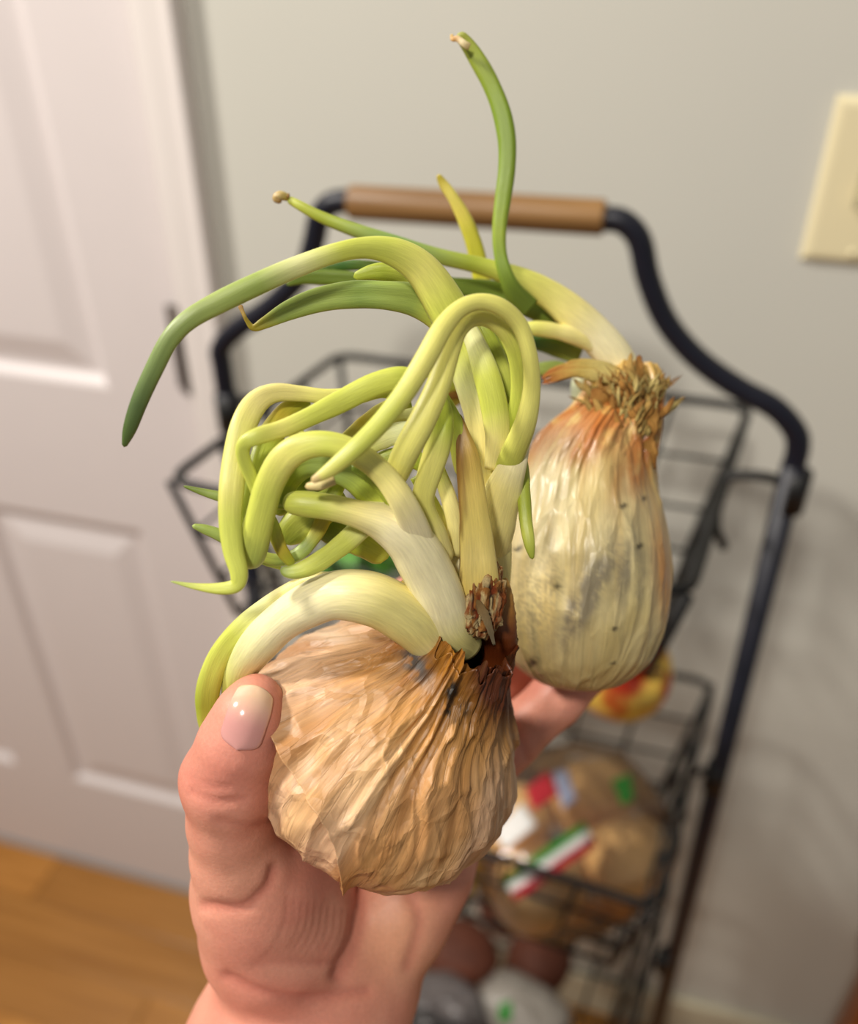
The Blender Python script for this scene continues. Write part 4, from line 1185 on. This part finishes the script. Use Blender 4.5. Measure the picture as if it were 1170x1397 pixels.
# ================================================================== the hand
def hand_mesh():
    prims = []                                       # (a, ra, b, rb, blend) in camera-aligned mm

    def chain(pts, k):
        for (p, q) in zip(pts[:-1], pts[1:]):
            prims.append((PC(*p[:3]), p[3], PC(*q[:3]), q[3], k))

    # forearm and wrist
    chain([(330, 1900, 214, 33), (352, 1620, 236, 30), (400, 1430, 254, 27), (428, 1370, 259, 25.5), (452, 1320, 262, 24)], 8)
    chain([(300, 1640, 240, 22), (338, 1440, 256, 17), (372, 1350, 259, 15)], 8)
    chain([(440, 1600, 244, 20), (444, 1430, 258, 15), (488, 1350, 262, 16)], 8)
    # palm: four metacarpals and the pads
    chain([(420, 1340, 264, 15), (440, 1160, 272, 14), (466, 1000, 278, 12)], 7)
    chain([(440, 1340, 266, 15), (500, 1160, 276, 14), (530, 1030, 284, 12)], 7)
    chain([(462, 1335, 266, 15), (545, 1170, 275, 14), (585, 1060, 284, 11.5)], 7)
    chain([(482, 1330, 263, 15.5), (540, 1245, 262, 15), (578, 1180, 265, 14), (612, 1105, 273, 11.5)], 7)
    # thumb base, thumb
    chain([(388, 1330, 254, 16), (374, 1270, 244, 19), (352, 1215, 234, 16.5), (328, 1165, 225, 12.2)], 6)
    chain([(328, 1165, 225, 12.0), (316, 1120, 218, 10.4), (315, 1062, 211, 11.5), (327, 1016, 206, 9.6), (341, 976, 204.5, 7.8), (350, 955, 206.5, 6.2)], 3.0)
    chain([(430, 1280, 252, 15), (400, 1220, 246, 15)], 8)
    # web between thumb and index
    chain([(372, 1180, 240, 12), (420, 1110, 262, 11), (455, 1040, 272, 11)], 8)
    # fingers, behind the onions
    chain([(612, 1105, 273, 10.5), (645, 1062, 275, 9.6), (700, 1006, 275, 8.8), (758, 954, 272, 8.4), (806, 905, 270, 7.6), (836, 866, 270, 6.6)], 2.5)
    chain([(585, 1060, 284, 11.0), (660, 960, 292, 9.8), (735, 882, 293, 9.0), (790, 820, 292, 8.0), (812, 786, 290, 7.0)], 2.5)
    chain([(530, 1030, 284, 11.2), (596, 915, 296, 10), (662, 826, 297, 9.2), (722, 752, 294, 8.2), (745, 722, 291, 7.2)], 2.5)
    chain([(466, 1000, 278, 11.0), (496, 915, 288, 9.8), (532, 862, 284, 9.0), (560, 822, 274, 8.0), (572, 806, 268, 7.0)], 2.5)
    A = np.array([np.minimum(p[0] - p[1], p[2] - p[3]) for p in prims]).min(0) - 3
    Bx = np.array([np.maximum(p[0] + p[1], p[2] + p[3]) for p in prims]).max(0) + 3
    h = 1.15
    n = np.ceil((Bx - A) / h).astype(int) + 1
    fld = np.full(n, 12.0, np.float32)
    for a, ra, b, rb, k in prims:
        lo = np.maximum(np.floor((np.minimum(a - ra, b - rb) - 11 - A) / h).astype(int), 0)
        hi = np.minimum(np.ceil((np.maximum(a + ra, b + rb) + 11 - A) / h).astype(int) + 1, n)
        ax = [A[i] + h * np.arange(lo[i], hi[i]) for i in range(3)]
        X, Y, Z = np.meshgrid(*ax, indexing='ij')
        P = np.stack([X, Y, Z], -1).astype(np.float32)
        ab = b - a
        t = np.clip(((P - a) @ ab) / ab.dot(ab), 0, 1)
        d = np.linalg.norm(P - (a + t[..., None] * ab), axis=-1) - (ra + (rb - ra) * t)
        sl = tuple(slice(lo[i], hi[i]) for i in range(3))
        f0 = fld[sl]
        hh = np.clip(0.5 + 0.5 * (f0 - d) / k, 0, 1)
        fld[sl] = f0 * (1 - hh) + d * hh - k * hh * (1 - hh)
    # naive surface nets
    ins = fld < 0
    c = np.zeros(np.array(n) - 1, np.int8)
    for dx in (0, 1):
        for dy in (0, 1):
            for dz in (0, 1):
                c += ins[dx:n[0] - 1 + dx, dy:n[1] - 1 + dy, dz:n[2] - 1 + dz]
    act = (c > 0) & (c < 8)
    ids = np.full(act.shape, -1, int)
    I = np.argwhere(act)
    ids[act] = np.arange(len(I))
    acc = np.zeros((len(I), 3)); cnt = np.zeros(len(I))
    cor = [(x, y_, z) for x in (0, 1) for y_ in (0, 1) for z in (0, 1)]
    for i, p in enumerate(cor):
        for j, q in enumerate(cor):
            if j <= i or sum(abs(np.array(p) - q)) != 1: continue
            f1 = fld[I[:, 0] + p[0], I[:, 1] + p[1], I[:, 2] + p[2]]
            f2 = fld[I[:, 0] + q[0], I[:, 1] + q[1], I[:, 2] + q[2]]
            cr = (f1 < 0) != (f2 < 0)
            t = np.where(cr, f1 / np.where(cr, f1 - f2, 1), 0)
            pt = np.array(p) + t[:, None] * (np.array(q) - np.array(p))
            acc[cr] += pt[cr]; cnt[cr] += 1
    V = A + h * (I + acc / cnt[:, None])
    F = []
    for ax_ in range(3):
        o1, o2 = [(1, 2), (2, 0), (0, 1)][ax_]
        e = np.zeros(3, int); e[ax_] = 1
        s0 = ins[:n[0] - 1, :n[1] - 1, :n[2] - 1]
        sh = [slice(e[i], n[i] - 1 + e[i]) for i in range(3)]
        s1 = ins[tuple(sh)]
        E_ = np.argwhere(s0 != s1)
        E_ = E_[(E_[:, o1] > 0) & (E_[:, o2] > 0)]
        d1 = np.zeros(3, int); d1[o1] = 1
        d2 = np.zeros(3, int); d2[o2] = 1
        g_ = lambda k: ids[k[:, 0], k[:, 1], k[:, 2]]
        q = np.stack([g_(E_), g_(E_ - d1), g_(E_ - d1 - d2), g_(E_ - d2)], 1)
        inside = s0[E_[:, 0], E_[:, 1], E_[:, 2]]
        q[~inside] = q[~inside][:, ::-1]
        F.append(q)
    F = np.vstack(F)
    F = F[(F >= 0).all(1)]
    return V, F


HV_, HF_ = hand_mesh()


def vnormals(V, F):
    a = np.cross(V[F[:, 2]] - V[F[:, 0]], V[F[:, 3]] - V[F[:, 1]])
    n = np.zeros_like(V)
    for k in range(4):
        np.add.at(n, F[:, k], a)
    return n / (np.linalg.norm(n, axis=1)[:, None] + 1e-12)


def relax(V, F, it, lam=0.5):
    for _ in range(it):
        s = np.zeros_like(V); c = np.zeros(len(V))
        for k in range(4):
            for m_ in (1, 3):
                np.add.at(s, F[:, k], V[F[:, (k + m_) % 4]]); np.add.at(c, F[:, k], 1)
        V = V * (1 - lam) + lam * s / c[:, None]
    return V


HV_ = relax(HV_, HF_, 3)
hn = vnormals(HV_, HF_)
if np.mean(np.sum(hn * (HV_ - HV_.mean(0)), 1)) < 0:
    HF_ = HF_[:, ::-1]
    hn = -hn
# creases of the skin: thumb joint, thumb root, palm lines, wrist
hx, hy = c2px(HV_)
front = smooth(0.0, 0.35, -hn[:, 2])


def crease(pts, depth, width):
    q = catmull(np.array(pts, float), 8)
    d = np.full(len(hx), 1e9)
    for a, b in zip(q[:-1], q[1:]):
        ab = b - a
        t = np.clip(((hx - a[0]) * ab[0] + (hy - a[1]) * ab[1]) / (ab @ ab), 0, 1)
        d = np.minimum(d, np.hypot(hx - a[0] - t * ab[0], hy - a[1] - t * ab[1]))
    return depth * np.exp(-(d / width) ** 2)


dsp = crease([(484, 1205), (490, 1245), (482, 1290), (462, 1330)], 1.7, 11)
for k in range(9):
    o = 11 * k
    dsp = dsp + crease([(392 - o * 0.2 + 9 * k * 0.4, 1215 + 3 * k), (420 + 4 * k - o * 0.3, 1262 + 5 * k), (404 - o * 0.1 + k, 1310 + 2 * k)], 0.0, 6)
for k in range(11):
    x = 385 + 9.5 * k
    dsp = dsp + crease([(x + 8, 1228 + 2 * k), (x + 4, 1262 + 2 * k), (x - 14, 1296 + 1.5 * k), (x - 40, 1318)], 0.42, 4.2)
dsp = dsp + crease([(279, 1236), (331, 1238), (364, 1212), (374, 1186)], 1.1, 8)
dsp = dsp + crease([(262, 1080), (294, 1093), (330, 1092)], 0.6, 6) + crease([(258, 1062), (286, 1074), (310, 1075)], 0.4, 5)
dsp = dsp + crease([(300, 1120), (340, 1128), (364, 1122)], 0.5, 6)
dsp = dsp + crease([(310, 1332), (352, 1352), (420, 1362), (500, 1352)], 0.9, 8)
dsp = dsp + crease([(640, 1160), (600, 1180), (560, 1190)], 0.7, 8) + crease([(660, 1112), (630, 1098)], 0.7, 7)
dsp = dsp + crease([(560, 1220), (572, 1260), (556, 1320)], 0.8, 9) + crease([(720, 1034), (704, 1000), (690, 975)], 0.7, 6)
HV2 = HV_ - hn * (dsp * front)[:, None]
HV2 = HV2 + hn * (0.5 * (fbm(HV_ / 9.0 + 50, 2) - 0.5))[:, None]
hc_ = np.repeat(lin((216, 150, 128))[None], len(HV2), 0)
nn = fbm(HV_ / 16.0 + 9, 3)
hc_ = mixc(hc_, lin((208, 136, 116)), smooth(0.35, 0.7, nn))
hc_ = mixc(hc_, lin((200, 122, 106)), 0.6 * spot(hx, hy, 290, 1070, 60, 50) * front + 0.35 * spot(hx, hy, 310, 1010, 60, 60))
hc_ = mixc(hc_, lin((224, 166, 126)), 0.6 * spot(hx, hy, 540, 1270, 70, 90))
hc_ = mixc(hc_, lin((222, 164, 136)), 0.5 * spot(hx, hy, 330, 1200, 60, 60))
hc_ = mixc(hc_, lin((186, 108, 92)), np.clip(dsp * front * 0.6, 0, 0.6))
wrist = C2W(PC(352, 1620, 236))
person = empty('person', wrist, 'bare left hand and forearm holding the two sprouted onions', 'person')
hand = mesh('hand', C2W(HV2), HF_, M_HAND, person, colors=hc_, vec=C2W(HV2))
hbvh = BVHTree.FromPolygons([tuple(x) for x in C2W(HV2)], [tuple(int(i) for i in f) for f in HF_])

# thumb nail, laid over the end of the thumb
ax0, ax1 = np.array([323.0, 1023.0]), np.array([351.0, 938.0])
axd = ax1 - ax0
side = nrm(np.array([-axd[1], axd[0]]))
if side[0] < 0: side = -side
V, okn = [], True
nu_, nv_ = 16, 13
for i in range(nu_):
    t = i / (nu_ - 1)
    half = 29.5 * min(1.0, math.sqrt(max(0.0, 1 - max(0, (0.24 - t) / 0.24) ** 2)) + 0.02) * (1 - 0.14 * smooth(0.6, 1, t)) * (1 if t < 0.9 else math.sqrt(max(0.12, 1 - ((t - 0.9) / 0.115) ** 2)))
    for j in range(nv_):
        s = -1 + 2 * j / (nv_ - 1)
        p = ax0 + axd * t + side * half * s
        d_ = ray(*p); d_ /= np.linalg.norm(d_)
        hit = hbvh.ray_cast(Vector(CAM), Vector(d_))
        if hit[0] is None or (np.array(hit[0]) - CAM).dot(FV) > 0.222:
            V.append(None)
        else:
            nv = np.array(hit[1]); nv = nv if nv.dot(d_) < 0 else -nv
            V.append(np.array(hit[0]) + nv * (0.0003 + 0.0006 * (1 - s * s)))
good = [v for v in V if v is not None]
for i in range(nu_):
    for j in range(nv_):
        if V[i * nv_ + j] is None:
            p = ax0 + axd * (i / (nu_ - 1)) + side * 20 * (-1 + 2 * j / (nv_ - 1))
            V[i * nv_ + j] = W(p[0], p[1], 203.0)
ncol = np.array([[mixc(lin((206, 148, 142)), lin((226, 190, 160)), smooth(0.35, 0.95, i / (nu_ - 1)))] * nv_ for i in range(nu_)]).reshape(-1, 3)
nl = mesh('thumb_nail', V, grid_faces(nu_, nv_), M_NAIL, person, colors=ncol, vec=np.array(V))
nl['label'] = 'glossy short pink thumb nail'
sm = nl.modifiers.new('thick', 'SOLIDIFY'); sm.thickness = 0.0005
sb_ = nl.modifiers.new('sub', 'SUBSURF'); sb_.levels = 1; sb_.render_levels = 1
